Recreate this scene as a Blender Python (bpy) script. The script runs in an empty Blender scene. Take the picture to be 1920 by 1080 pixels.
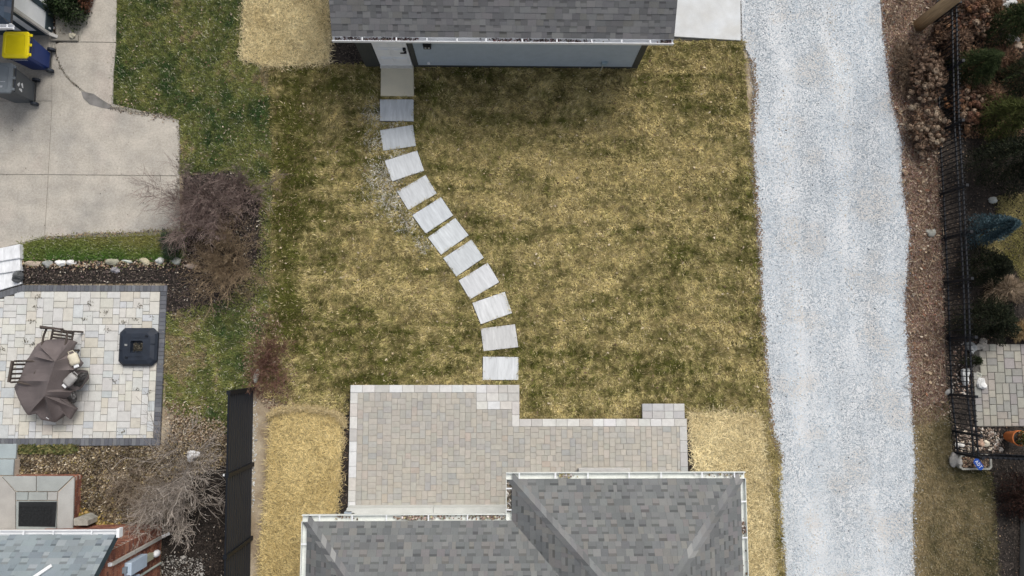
import bpy, math, random
import numpy as np
from mathutils import Vector

random.seed(7)
RS = np.random.RandomState(11)
S = bpy.context.scene
COL = S.collection

# ------------------------------------------------------------------ camera, sky, sun, exposure
H = 18.8                                   # drone height above the lawn
TX, TY = math.atan(120 / 1280), -math.atan(25 / 1280 * math.cos(math.atan(120 / 1280)))
cam_d = bpy.data.cameras.new('camera'); cam = bpy.data.objects.new('camera', cam_d)
COL.objects.link(cam); S.camera = cam
cam.location = (0, 0, H); cam.rotation_euler = (TX, TY, 0)
cam_d.sensor_width = 36; cam_d.lens = 24; cam_d.clip_end = 500; cam_d.clip_start = 0.1

SUN_EL, SUN_AZ = 52, 26                    # degrees; azimuth from picture-up (+Y) towards the right (+X)
w = bpy.data.worlds.new('World'); S.world = w; w.use_nodes = True
nt = w.node_tree; nt.nodes.clear()
sky = nt.nodes.new('ShaderNodeTexSky'); sky.sky_type = 'NISHITA'; sky.sun_disc = False
sky.sun_elevation = math.radians(SUN_EL); sky.sun_rotation = math.radians(SUN_AZ)
sky.dust_density = 4.0; sky.air_density = 1.0; sky.ozone_density = 1.0
hs = nt.nodes.new('ShaderNodeHueSaturation'); hs.inputs['Saturation'].default_value = 0.40
bg = nt.nodes.new('ShaderNodeBackground'); bg.inputs[1].default_value = 0.147
wo = nt.nodes.new('ShaderNodeOutputWorld')
nt.links.new(sky.outputs[0], hs.inputs['Color']); nt.links.new(hs.outputs[0], bg.inputs[0]); nt.links.new(bg.outputs[0], wo.inputs[0])
sl = bpy.data.lights.new('sun', 'SUN'); sl.energy = 1.5; sl.angle = math.radians(26); sl.color = (1.0, 0.965, 0.91)
so = bpy.data.objects.new('sun', sl); COL.objects.link(so)
e_, a_ = math.radians(SUN_EL), math.radians(SUN_AZ)
sdir = Vector((math.cos(e_) * math.sin(a_), math.cos(e_) * math.cos(a_), math.sin(e_)))
so.rotation_euler = sdir.to_track_quat('Z', 'Y').to_euler(); so.location = sdir * 40
S.view_settings.view_transform = 'Standard'; S.view_settings.look = 'None'
S.view_settings.exposure = 0.12; S.view_settings.gamma = 1.0; S.view_settings.use_curve_mapping = False
S.render.resolution_x = 1024; S.render.resolution_y = 576

# ------------------------------------------------------------------ helpers
_R = np.array(cam.rotation_euler.to_matrix())
def P(px, py, z=0.0):
    """point at height z that the survey pixel (1920x1080) looks at"""
    d = _R @ np.array([(px - 960) / 1280, (540 - py) / 1280, -1.0])
    t = (z - H) / d[2]
    return Vector((d[0] * t, d[1] * t, z))
def PX(px, py, z=0.0):
    v = P(px, py, z); return v.x, v.y
def project(p):
    d = _R.T @ (np.array(p) - np.array([0, 0, H])); return 960 + 1280 * d[0] / -d[2], 540 - 1280 * d[1] / -d[2], -d[2]
def PP(pts, z=0.0): return [PX(x, y, z) for x, y in pts]

LOC = {}
def loc_of(o): return LOC.get(o.name, Vector((0, 0, 0))) if o else Vector((0, 0, 0))
def tag(o, label=None, cat=None, group=None, kind=None):
    if label: o['label'] = label
    if cat: o['category'] = cat
    if group: o['group'] = group
    if kind: o['kind'] = kind
    return o
def thing(name, label, cat, loc, group=None):
    o = bpy.data.objects.new(name, None); COL.objects.link(o)
    o.location = loc; o.empty_display_size = 0.2; LOC[o.name] = Vector(loc)
    return tag(o, label, cat, group)

def fast_mesh(name, verts, faces_flat, counts, tints, mat, parent=None, smooth=False):
    me = bpy.data.meshes.new(name)
    verts = np.asarray(verts, dtype=np.float32).reshape(-1, 3)
    L = loc_of(parent); verts = verts - np.array([L.x, L.y, L.z], dtype=np.float32)
    counts = np.asarray(counts, dtype=np.int32); faces_flat = np.asarray(faces_flat, dtype=np.int32)
    me.vertices.add(len(verts)); me.vertices.foreach_set('co', verts.ravel())
    me.loops.add(len(faces_flat)); me.loops.foreach_set('vertex_index', faces_flat)
    me.polygons.add(len(counts))
    st = np.zeros(len(counts), dtype=np.int32); st[1:] = np.cumsum(counts)[:-1]
    me.polygons.foreach_set('loop_start', st)
    me.polygons.foreach_set('use_smooth', np.full(len(counts), smooth, dtype=bool))
    if tints is not None:
        at = me.attributes.new('tint', 'FLOAT_COLOR', 'FACE')
        t = np.ones((len(counts), 4), dtype=np.float32); t[:, :3] = np.asarray(tints, dtype=np.float32).reshape(-1, 3)
        at.data.foreach_set('color', t.ravel())
    me.update(calc_edges=True); me.validate()
    me.materials.append(mat)
    o = bpy.data.objects.new(name, me); COL.objects.link(o)
    if parent: o.parent = parent; LOC[o.name] = L
    return o

class MB:
    """collects shapes; build() links them as one mesh object"""
    def __init__(s): s.v = []; s.f = []; s.t = []
    def add(s, vs, fs, tint=(1, 1, 1)):
        b = len(s.v); s.v += [tuple(p) for p in vs]
        for i, f in enumerate(fs):
            s.f.append([b + k for k in f]); s.t.append(tint[i] if isinstance(tint, list) else tint)
        return s
    def box(s, c, size, rz=0.0, tint=(1, 1, 1), ch=0.0):
        x, y, z = [k / 2 for k in size]
        s.prism([(-x, -y), (x, -y), (x, y), (-x, y)], -z, z, tint, ch, c, rz); return s
    def prism(s, poly, z0, z1, tint=(1, 1, 1), ch=0.0, off=(0, 0, 0), rz=0.0):
        n = len(poly); cr, sr = math.cos(rz), math.sin(rz)
        a = sum(poly[i][0] * poly[(i + 1) % n][1] - poly[(i + 1) % n][0] * poly[i][1] for i in range(n))
        if a < 0: poly = poly[::-1]
        tr = lambda x, y, z: (off[0] + x * cr - y * sr, off[1] + x * sr + y * cr, off[2] + z)
        v = [tr(x, y, z0) for x, y in poly]
        if ch > 0:
            cx = sum(p[0] for p in poly) / n; cy = sum(p[1] for p in poly) / n
            v += [tr(x, y, z1 - ch) for x, y in poly]
            ins = []
            for x, y in poly:
                dx, dy = cx - x, cy - y; ins.append((x + math.copysign(min(ch, abs(dx)), dx), y + math.copysign(min(ch, abs(dy)), dy)))
            v += [tr(x, y, z1) for x, y in ins]; rings = 3
        else:
            v += [tr(x, y, z1) for x, y in poly]; rings = 2
        f = [list(range(n))[::-1], [(rings - 1) * n + i for i in range(n)]]
        for r in range(rings - 1):
            for i in range(n):
                j = (i + 1) % n; f.append([r * n + i, r * n + j, (r + 1) * n + j, (r + 1) * n + i])
        return s.add(v, f, tint)
    def tube(s, pts, rad, n=6, tint=(1, 1, 1), cap=True):
        pts = [Vector(p) for p in pts]; v = []; f = []
        rad = rad if isinstance(rad, (list, tuple)) else [rad] * len(pts)
        for i, p in enumerate(pts):
            d = (pts[min(i + 1, len(pts) - 1)] - pts[max(i - 1, 0)]).normalized()
            a = d.orthogonal().normalized() if abs(d.z) > 0.9 else d.cross(Vector((0, 0, 1))).normalized()
            b = d.cross(a)
            for k in range(n):
                q = 2 * math.pi * (k + 0.5) / n; v.append(p + a * (rad[i] * math.cos(q)) + b * (rad[i] * math.sin(q)))
        for i in range(len(pts) - 1):
            for k in range(n):
                j = (k + 1) % n; f.append([i * n + k, i * n + j, (i + 1) * n + j, (i + 1) * n + k])
        if cap: f.append(list(range(n))[::-1]); f.append([(len(pts) - 1) * n + k for k in range(n)])
        return s.add(v, f, tint)
    def bar(s, a, b, wd, ht, up=(0, 0, 1), tint=(1, 1, 1)):
        a, b = Vector(a), Vector(b); d = (b - a).normalized(); u = Vector(up)
        sd = d.cross(u).normalized() * (wd / 2); u = sd.cross(d).normalized() * (ht / 2)
        v = [p + q for p in (a, b) for q in (-sd - u, sd - u, sd + u, -sd + u)]
        return s.add(v, [[3, 2, 1, 0], [4, 5, 6, 7], [0, 1, 5, 4], [1, 2, 6, 5], [2, 3, 7, 6], [3, 0, 4, 7]], tint)
    def blob(s, c, r, seed=0, tint=(1, 1, 1), flat=1.0, amp=0.18, nu=9, nv=6, rz=0.0):
        rr = random.Random(seed); rx, ry, rz_ = (r, r, r * flat) if not isinstance(r, (tuple, list)) else r
        ph = [(rr.uniform(-2, 2), rr.uniform(-2, 2), rr.uniform(-2, 2), rr.uniform(0, 6)) for _ in range(5)]
        v = []; cr, sr = math.cos(rz), math.sin(rz)
        for j in range(nv + 1):
            th = math.pi * j / nv
            for i in range(nu):
                p = 2 * math.pi * i / nu; d = (math.sin(th) * math.cos(p), math.sin(th) * math.sin(p), math.cos(th))
                k = 1 + amp * sum(math.sin(2 * (d[0] * a + d[1] * b_ + d[2] * q) + o) for a, b_, q, o in ph) / 2.2
                x, y, z = d[0] * rx * k, d[1] * ry * k, d[2] * rz_ * k
                v.append((c[0] + x * cr - y * sr, c[1] + x * sr + y * cr, c[2] + z))
        f = [[j * nu + i, (j + 1) * nu + i, (j + 1) * nu + (i + 1) % nu, j * nu + (i + 1) % nu] for j in range(nv) for i in range(nu)]
        return s.add(v, f, tint)
    def build(s, name, mat, parent=None, smooth=False, **kw):
        flat = [i for f in s.f for i in f]
        o = fast_mesh(name, s.v, flat, [len(f) for f in s.f], s.t, mat, parent, smooth)
        return tag(o, **kw)

# ---- noise in numpy
_perm = RS.rand(256, 256).astype(np.float32)
def vnoise(x, y):
    xi = np.floor(x).astype(int); yi = np.floor(y).astype(int); fx = x - xi; fy = y - yi
    fx = fx * fx * (3 - 2 * fx); fy = fy * fy * (3 - 2 * fy)
    g = lambda a, b: _perm[a % 256, b % 256]
    return (g(xi, yi) * (1 - fx) + g(xi + 1, yi) * fx) * (1 - fy) + (g(xi, yi + 1) * (1 - fx) + g(xi + 1, yi + 1) * fx) * fy
def fbm(x, y, s, o=4):
    r = 0; a = 0.5; t = 0
    for k in range(o):
        r = r + a * vnoise(x * s + 17.3 * k, y * s - 9.1 * k); t += a; a *= 0.55; s = s * 2.05
    return r / t
def in_poly(x, y, poly):
    r = np.zeros(x.shape, bool); n = len(poly)
    for i in range(n):
        x0, y0 = poly[i]; x1, y1 = poly[(i + 1) % n]
        if y0 == y1: continue
        c = (y0 > y) != (y1 > y); r ^= c & (x < (x1 - x0) * (y - y0) / (y1 - y0) + x0)
    return r
def area(poly): return abs(sum(poly[i][0] * poly[(i + 1) % len(poly)][1] - poly[(i + 1) % len(poly)][0] * poly[i][1] for i in range(len(poly)))) / 2
def scatter(poly, dens, holes=()):
    xs = [p[0] for p in poly]; ys = [p[1] for p in poly]; x0, x1, y0, y1 = min(xs), max(xs), min(ys), max(ys)
    n = int((x1 - x0) * (y1 - y0) * dens); x = RS.uniform(x0, x1, n); y = RS.uniform(y0, y1, n)
    j = RS.normal(0, 0.05, (2, n))          # soft, uneven border
    k = in_poly(x + j[0], y + j[1], poly)
    for h in holes: k &= ~in_poly(x, y, h)
    return x[k], y[k]
def mixc(a, b, t): t = np.clip(t, 0, 1)[:, None]; return np.asarray(a) * (1 - t) + np.asarray(b) * t

def blades(name, x, y, col, L=(0.05, 0.10), W=(0.006, 0.012), el=(15, 55), mat=None, parent=None, z=0.0, ang=None, jit=0.25):
    n = len(x); a = RS.uniform(0, 2 * np.pi, n) if ang is None else ang
    l = RS.uniform(L[0], L[1], n); wd = RS.uniform(W[0], W[1], n); e = np.radians(RS.uniform(el[0], el[1], n))
    dx, dy = np.cos(a) * np.cos(e) * l, np.sin(a) * np.cos(e) * l; dz = np.sin(e) * l
    sx, sy = -np.sin(a) * wd, np.cos(a) * wd; zz = np.broadcast_to(np.asarray(z, float), (n,))
    v = np.zeros((n, 4, 3)); v[:, 0] = np.stack([x - sx, y - sy, zz], 1); v[:, 1] = np.stack([x + sx, y + sy, zz], 1)
    v[:, 2] = np.stack([x + dx * .7 + sx * .6, y + dy * .7 + sy * .6, zz + dz * .85], 1); v[:, 3] = np.stack([x + dx, y + dy, zz + dz], 1)
    col = np.asarray(col) * (1 + jit * RS.uniform(-1, 1, (n, 1)))
    return fast_mesh(name, v.reshape(-1, 3), np.arange(4 * n), np.full(n, 4), col, mat, parent)

def chips(name, x, y, col, size=(0.02, 0.05), asp=(0.3, 0.7), z=0.01, mat=None, parent=None, tilt=0.5, jit=0.35):
    """leaves, mulch chips: small bent quads"""
    n = len(x); a = RS.uniform(0, 2 * np.pi, n); s = RS.uniform(size[0], size[1], n); q = s * RS.uniform(asp[0], asp[1], n)
    ux, uy = np.cos(a), np.sin(a); tz = RS.uniform(-tilt, tilt, n); tw = RS.uniform(-tilt, tilt, n)
    zz = np.broadcast_to(np.asarray(z, float), (n,)) + np.abs(tz) * s * .5 + np.abs(tw) * q * .5 + RS.uniform(0, 0.012, n)
    v = np.zeros((n, 6, 3))
    for k, (p, r, h) in enumerate(((-1, 0, .25), (-.4, -1, 0), (.45, -.9, .1), (1, 0, .3), (.45, .9, .1), (-.4, 1, 0))):
        v[:, k, 0] = x + ux * s * .5 * p - uy * q * .5 * r; v[:, k, 1] = y + uy * s * .5 * p + ux * q * .5 * r
        v[:, k, 2] = zz + tz * s * .5 * p + tw * q * .5 * r + h * q * .4
    col = np.asarray(col) * (1 + jit * RS.uniform(-1, 1, (n, 1)))
    return fast_mesh(name, v.reshape(-1, 3), np.arange(6 * n), np.full(n, 6), col, mat, parent)

def stones(name, x, y, col, r=(0.010, 0.02), z=0.0, mat=None, parent=None, jit=0.3):
    n = len(x); rr = RS.uniform(r[0], r[1], n) * (1 + 0.9 * (RS.rand(n) > .93))
    base = np.array([[1, 0, -.3], [0, 1, -.3], [-1, 0, -.3], [0, -1, -.3], [0, 0, .38]], float)
    a = RS.uniform(0, 2 * np.pi, n); v = np.zeros((n, 5, 3)); j = RS.uniform(.6, 1.3, (n, 5, 3)); b = base[None] * j + RS.uniform(-.3, .3, (n, 5, 3))
    v[..., 0] = x[:, None] + rr[:, None] * (b[..., 0] * np.cos(a)[:, None] - b[..., 1] * np.sin(a)[:, None])
    v[..., 1] = y[:, None] + rr[:, None] * (b[..., 0] * np.sin(a)[:, None] + b[..., 1] * np.cos(a)[:, None])
    v[..., 2] = np.broadcast_to(np.asarray(z, float), (n,))[:, None] + rr[:, None] * (b[..., 2] + .45)
    tf = np.array([[0, 1, 4], [1, 2, 4], [2, 3, 4], [3, 0, 4]])
    f = (tf[None] + 5 * np.arange(n)[:, None, None]).reshape(-1)
    col = np.asarray(col) * (1 + jit * RS.uniform(-1, 1, (n, 1)))
    return fast_mesh(name, v.reshape(-1, 3), f, np.full(4 * n, 3), np.repeat(col, 4, axis=0), mat, parent)

def pick(pal, n, wts=None):
    pal = np.array(pal); p = None if wts is None else np.array(wts, float) / sum(wts)
    return pal[RS.choice(len(pal), n, p=p)]

# ---- materials
def mat(name, color=None, noise=((6, .12),), rough=.85, bump=None, spec=.25, metal=0.0, stretch=None, own=False):
    """procedural paint/stone/earth: own colour (or the piece's own tint) times noise at a few scales"""
    m = bpy.data.materials.new(name); m.use_nodes = True; t = m.node_tree; N = t.nodes; K = t.links
    b = N['Principled BSDF']; b.inputs['Roughness'].default_value = rough; b.inputs['Specular IOR Level'].default_value = spec
    b.inputs['Metallic'].default_value = metal
    if color is None:
        c = N.new('ShaderNodeAttribute'); c.attribute_name = 'tint'; out = c.outputs['Color']
    else:
        c = N.new('ShaderNodeRGB'); c.outputs[0].default_value = (*color, 1); out = c.outputs[0]
    g = N.new('ShaderNodeNewGeometry'); pos = g.outputs['Position']
    if own:                                   # grain follows the piece itself, shifted from piece to piece
        tc = N.new('ShaderNodeTexCoord'); oi = N.new('ShaderNodeObjectInfo'); va = N.new('ShaderNodeVectorMath'); va.operation = 'ADD'
        K.new(tc.outputs['Object'], va.inputs[0]); K.new(oi.outputs['Location'], va.inputs[1]); pos = va.outputs[0]
    if stretch:
        mp = N.new('ShaderNodeMapping'); mp.inputs['Scale'].default_value = stretch; K.new(pos, mp.inputs[0]); pos = mp.outputs[0]
    for sc, amt in noise:
        n = N.new('ShaderNodeTexNoise'); n.inputs['Scale'].default_value = sc; n.inputs['Detail'].default_value = 4; K.new(pos, n.inputs['Vector'])
        r = N.new('ShaderNodeMapRange'); r.inputs[1].default_value = .3; r.inputs[2].default_value = .7
        r.inputs[3].default_value = 1 - amt; r.inputs[4].default_value = 1 + amt; K.new(n.outputs[0], r.inputs[0])
        x = N.new('ShaderNodeMix'); x.data_type = 'RGBA'; x.blend_type = 'MULTIPLY'; x.inputs[0].default_value = 1
        K.new(out, x.inputs[6]); K.new(r.outputs[0], x.inputs[7]); out = x.outputs[2]
    K.new(out, b.inputs['Base Color'])
    if bump:
        n = N.new('ShaderNodeTexNoise'); n.inputs['Scale'].default_value = bump[0]; n.inputs['Detail'].default_value = 5; K.new(pos, n.inputs['Vector'])
        u = N.new('ShaderNodeBump'); u.inputs['Strength'].default_value = bump[1]; u.inputs['Distance'].default_value = bump[2] if len(bump) > 2 else .01
        K.new(n.outputs[0], u.inputs['Height']); K.new(u.outputs[0], b.inputs['Normal'])
    return m
def blend_mat(name, c1, c2, sc, lo=.4, hi=.6, rough=.9, fine=((40, .15),), bump=None, c3=None, sc3=1.0):
    """two earths that run into one another"""
    m = mat(name, c1, fine, rough, bump); t = m.node_tree; N = t.nodes; K = t.links
    rgb = [n for n in N if n.type == 'RGB'][0]; g = [n for n in N if n.type == 'NEW_GEOMETRY'][0]
    first = rgb.outputs[0].links[0]; to = first.to_socket; K.remove(first); out = rgb.outputs[0]
    for c, s, l, h in ((c2, sc, lo, hi),) + (((c3, sc3, .52, .62),) if c3 else ()):
        n = N.new('ShaderNodeTexNoise'); n.inputs['Scale'].default_value = s; n.inputs['Detail'].default_value = 6; K.new(g.outputs['Position'], n.inputs['Vector'])
        r = N.new('ShaderNodeMapRange'); r.inputs[1].default_value = l; r.inputs[2].default_value = h; K.new(n.outputs[0], r.inputs[0])
        x = N.new('ShaderNodeMix'); x.data_type = 'RGBA'; K.new(r.outputs[0], x.inputs[0]); K.new(out, x.inputs[6]); x.inputs[7].default_value = (*c, 1); out = x.outputs[2]
    K.new(out, to); return m

M = dict(
    soil=blend_mat('soil', (.26, .20, .13), (.44, .37, .27), 1.1, bump=(30, .6, .03)),
    sod=blend_mat('sod_soil', (.13, .11, .045), (.24, .18, .09), 2.0, bump=(40, .6, .03)),
    turf=blend_mat('turf_soil', (.05, .058, .028), (.10, .10, .05), 2.0, bump=(40, .6, .03)),
    mulch=blend_mat('mulch', (.025, .021, .018), (.05, .04, .033), 3, bump=(50, .8, .03)),
    litter=blend_mat('litter', (.13, .085, .06), (.20, .15, .11), 2.2, bump=(50, .8, .03)),
    strawbed=blend_mat('straw_blanket', (.50, .41, .24), (.42, .34, .18), 2.5, bump=(70, .8, .02)),
    tint=mat('natural', None, (), .8, spec=.15),
    gravelbed=blend_mat('gravel_bed', (.60, .62, .63), (.68, .69, .69), 1.2, fine=((90, .25),), bump=(110, .6, .02), c3=(.60, .58, .55), sc3=.8),
    concrete=blend_mat('concrete', (.425, .39, .335), (.335, .315, .28), 1.1, lo=.42, hi=.72, fine=((2.5, .12), (18, .12), (60, .20)), bump=(150, .25, .01), c3=(.42, .375, .325), sc3=.6),
    newcrete=blend_mat('new_concrete', (.62, .64, .65), (.54, .54, .52), .9, fine=((4, .05), (60, .05)), bump=(90, .1, .01)),
    padcrete=blend_mat('pad_concrete', (.62, .57, .44), (.55, .51, .40), 1.5, fine=((60, .05),)),
    wetcrete=blend_mat('stained_concrete', (.13, .125, .115), (.22, .21, .20), 2.5, fine=((120, .14),)),
    flag=mat('flag', None, ((2.5, .12), (9, .10)), .8, bump=(60, .15, .004), stretch=(3.2, .8, 1)),
    slab=mat('stepping_slab', None, ((2.0, .08), (6, .10), (30, .05)), .8, bump=(60, .15, .004), stretch=(3.6, .55, 1), own=True),
    paver=mat('paver', None, ((9, .07), (70, .10)), .85, bump=(90, .3, .004)),
    joint=mat('joint_sand', (.34, .32, .275), ((20, .25),), .95),
    djoint=mat('dark_joint_sand', (.10, .095, .085), ((20, .25),), .95),
    shingle=mat('asphalt_shingle', None, ((2, .06), (160, .22)), .95, bump=(220, .5, .003), spec=.15),
    felt=mat('roof_felt', (.06, .06, .062), ((20, .2),), .95),
    white=mat('white_paint', (.78, .79, .80), ((3, .04),), .5),
    gutter=mat('gutter_metal', (.70, .72, .68), ((5, .08), (30, .06)), .5),
    trimdk=mat('dark_trim', (.06, .063, .06), ((5, .08),), .6),
    soffit=mat('soffit', (.45, .45, .44), ((5, .05),), .8),
    siding=mat('siding', (.36, .415, .465), ((4, .05), (30, .04)), .7),
    housewall=mat('house_wall', (.5, .5, .48), ((4, .05),), .8),
    glass=mat('glass', (.03, .035, .04), ((2, .1),), .08, spec=.6),
    door=mat('door_paint', (.82, .83, .84), ((5, .03),), .5),
    black=mat('black_metal', (.008, .010, .014), ((6, .15),), .5, spec=.25),
    blackslat=mat('black_composite', (.020, .024, .032), ((8, .15),), .55, stretch=(12, .6, 12)),
    blackplast=mat('black_plastic', (.016, .022, .034), ((6, .2), (60, .15)), .55, spec=.4),
    yellow=mat('yellow_plastic', (.95, .76, .01), ((5, .04),), .4, spec=.4),
    blue=mat('blue_plastic', (.012, .035, .16), ((5, .08),), .45, spec=.4),
    greyplast=mat('grey_plastic', (.085, .095, .105), ((5, .08),), .5, spec=.4),
    brick=mat('brick', None, ((14, .12), (80, .15)), .9, bump=(90, .4, .004)),
    mortar=mat('mortar', (.55, .48, .40), ((30, .15),), .95),
    bluestone=mat('bluestone', None, ((3, .10), (40, .06)), .8, bump=(50, .15, .004)),
    cover=mat('brown_fabric', (.15, .126, .122), ((4, .07), (200, .08)), .75, bump=(25, .25, .02)),
    chair=mat('chair_paint', (.085, .068, .058), ((8, .15),), .7),
    canvas=mat('canvas', (.60, .55, .43), ((12, .1),), .9, bump=(30, .4, .01)),
    greybag=mat('grey_vinyl', (.33, .32, .31), ((10, .12),), .5, bump=(25, .5, .01)),
    rubber=mat('rubber_mat', (.018, .02, .022), ((30, .3),), .85),
    wood=mat('pole_wood', (.36, .255, .15), ((2, .2), (8, .2)), .9, bump=(20, .6, .01), stretch=(6, 6, .4)),
    terra=mat('terracotta', (.42, .13, .04), ((6, .12),), .8),
    trough=mat('trough_stone', (.33, .32, .28), ((8, .2), (50, .12)), .95, bump=(40, .6, .01)),
    rock=mat('rock', None, ((6, .15), (40, .12)), .9, bump=(25, .6, .02)),
    signblue=mat('sign_blue', (.02, .09, .42), ((5, .05),), .4),
    palebox=mat('meter_box_paint', (.45, .54, .64), ((8, .06),), .5),
    beigebox=mat('beige_box_paint', (.42, .42, .31), ((8, .06),), .6),
    timber=mat('tudor_timber', (.045, .065, .075), ((6, .15),), .7),
    stucco=mat('stucco', (.86, .88, .88), ((4, .05), (40, .05)), .9, bump=(60, .2, .01)),
)

# ================================================================== THE SETTING
def sheet(name, pts, z, m, px=True):
    w_ = PP(pts, z) if px else pts
    return MB().add([(x, y, z) for x, y in w_], [list(range(len(w_)))] if area_sign(w_) > 0 else [list(range(len(w_)))[::-1]]).build(name, m, kind='structure')
def area_sign(p): return sum(p[i][0] * p[(i + 1) % len(p)][1] - p[(i + 1) % len(p)][0] * p[i][1] for i in range(len(p)))

MB().add([(-150, -150, -.03), (150, -150, -.03), (150, 150, -.03), (-150, 150, -.03)], [[0, 1, 2, 3]]).build('ground', M['soil'], kind='structure')

OLD = [(222, -200), (455, -200), (455, 118), (503, 122), (512, 330), (508, 420), (505, 560), (490, 640), (470, 690), (478, 726), (432, 738), (425, 815),
       (310, 765), (312, 590), (425, 565), (490, 480), (490, 380), (440, 320), (338, 325), (338, 232), (212, 198)]
SOD = [(503, 122), (617, 121), (690, 122), (1192, 128), (1215, 84), (1265, 78), (1393, 76), (1402, 200), (1412, 380), (1424, 560), (1438, 700), (1444, 782), (1290, 772),
       (1284, 800), (974, 800), (960, 740), (657, 740), (655, 775), (560, 762), (500, 740), (478, 700), (500, 620), (508, 560), (508, 420), (512, 330)]
LANE_L = [(1386, -220), (1390, 0), (1393, 80), (1410, 110), (1417, 160), (1414, 230), (1410, 290), (1417, 360), (1423, 440), (1425, 520), (1430, 600), (1436, 680), (1442, 740), (1446, 800),
          (1458, 840), (1466, 862), (1463, 900), (1462, 930), (1468, 1000), (1475, 1080), (1482, 1300)]
LANE_R = [(1644, -220), (1650, 0), (1655, 60), (1664, 130), (1670, 190), (1684, 235), (1692, 270), (1690, 330), (1697, 385), (1706, 440), (1701, 500), (1697, 560), (1700, 640), (1707, 720), (1712, 800),
          (1716, 880), (1711, 960), (1713, 1040), (1716, 1080), (1720, 1300)]
LANE = LANE_L + LANE_R[::-1]
STRIP = [(36, 458), (85, 446), (345, 432), (350, 470), (340, 488), (200, 488), (40, 490)]
VERGE = LANE_R[:15] + [(1776, 780), (1765, 480), (1756, 250), (1750, -220)]
RLAWN = [(1712, 770), (1778, 752), (1786, 850), (1858, 885), (1868, 950), (1872, 1080), (1876, 1300), (1720, 1300), (1713, 1040), (1711, 960), (1716, 880)]
RBED = [(1750, -220), (1756, 250), (1765, 480), (1778, 770), (1786, 850), (1858, 885), (1876, 1300), (2300, 1300), (2300, -220)]
MUL1 = [(345, 330), (430, 322), (485, 350), (498, 420), (500, 520), (470, 575), (400, 592), (315, 600), (310, 530), (36, 532), (36, 492), (200, 488), (340, 488), (345, 440)]
MUL2 = [(310, 830), (425, 800), (420, 1300), (300, 1300), (304, 985), (300, 900)]
LIT2 = [(28, 832), (310, 832), (330, 775), (425, 790), (425, 870), (330, 900), (320, 985), (155, 985), (150, 890), (28, 890)]
LITMID = [(470, 575), (520, 590), (560, 700), (545, 755), (500, 765), (478, 740), (455, 690), (470, 640)]
BARE = [(474, 735), (520, 765), (508, 900), (470, 1300), (420, 1300), (440, 800)]
for nm, pts, z, m in (('old_lawn', OLD, .0, 'turf'), ('sod_lawn', SOD, .003, 'sod'), ('grass_strip', STRIP, .006, 'turf'), ('verge', VERGE, -.004, 'litter'),
                      ('verge_lawn', RLAWN, .0, 'sod'), ('garden_bed', RBED, -.008, 'mulch'), ('mulch_bed', MUL1, -.004, 'mulch'), ('mulch_bed', MUL2, -.005, 'mulch'),
                      ('leaf_bed', LIT2, -.001, 'litter'), ('bare_strip', BARE, -.01, 'soil')):
    sheet(nm, pts, z, M[m])
sheet('patio_trench', [(640, 770), (660, 770), (660, 1000), (630, 1000)], .006, M['mulch']); sheet('patio_trench', [(1284, 788), (1292, 788), (1306, 900), (1290, 900)], .006, M['mulch'])  # earth in the patio gaps, near-black because their shade is in the colour
sheet('gravel_lane', LANE, .012, M['gravelbed'])

# ---- concrete: driveway slabs with recessed joints, walk, apron, pad
drive = sheet('driveway', [(-260, 60), (100, 60), (212, 195), (335, 225), (338, 440), (80, 448), (0, 468), (-260, 520)], .035, M['joint'])
def slab(parent, pts, z=.05, m='concrete', name='slab', ch=.003):
    return MB().prism(PP(pts, z), z - .09, z, ch=ch).build(name, M[m], parent)
slab(drive, [(-260, 190), (97, 190), (90, 327), (-260, 325)])
slab(drive, [(99, 78), (104, 104), (112, 128), (128, 150), (150, 170), (205, 202), (250, 211), (300, 216), (325, 222), (335, 234), (337, 280), (334, 329), (91, 327), (98, 190), (96, 150)])
slab(drive, [(-260, 327), (90, 328.5), (83, 444), (38, 456), (0, 465), (-260, 520)])
slab(drive, [(91, 328.5), (334, 331), (331, 375), (322, 432), (84, 444)])
slab(drive, [(-260, 55), (92, 60), (96, 150), (97, 189), (-260, 189)])
walk = sheet('garden_walk', [(100, -220), (220, -220), (212, 195), (105, 100)], .035, M['joint'])
slab(walk, [(178, -220), (222, -220), (217, 79), (150, 78), (152, 68), (165, 40)])
slab(walk, [(110, 80), (217, 80.5), (208, 196), (186, 188), (152, 167), (130, 148), (114, 126), (106, 104), (103, 84)])
MB().prism(PP([(152, 171), (176, 176), (190, 186), (209, 198), (212, 206), (190, 202), (168, 196), (156, 184)], .0512), .050, .0535).build('water_stain', M['wetcrete'], drive)
ap = sheet('garage_apron', [(1240, -220), (1388, -220), (1390, 75), (1240, 75)], .006, M['djoint'])
slab(ap, [(1240, -220), (1386, -220), (1389, 75.5), (1262, 68), (1240, 68)], .06, 'newcrete')
pad = sheet('door_pad', [(714, 112), (775, 112), (776, 180), (714, 180)], .006, M['djoint'])
slab(pad, [(714, 116), (775.5, 116), (776, 180), (713.5, 179.5)], .07, 'padcrete', ch=.012)
tag(MB().prism(PP([(83, 446), (340, 430), (341, 441), (200, 446), (84, 452)], .012), .0, .012).build('bare_edge', M['litter']), kind='structure')

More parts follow.
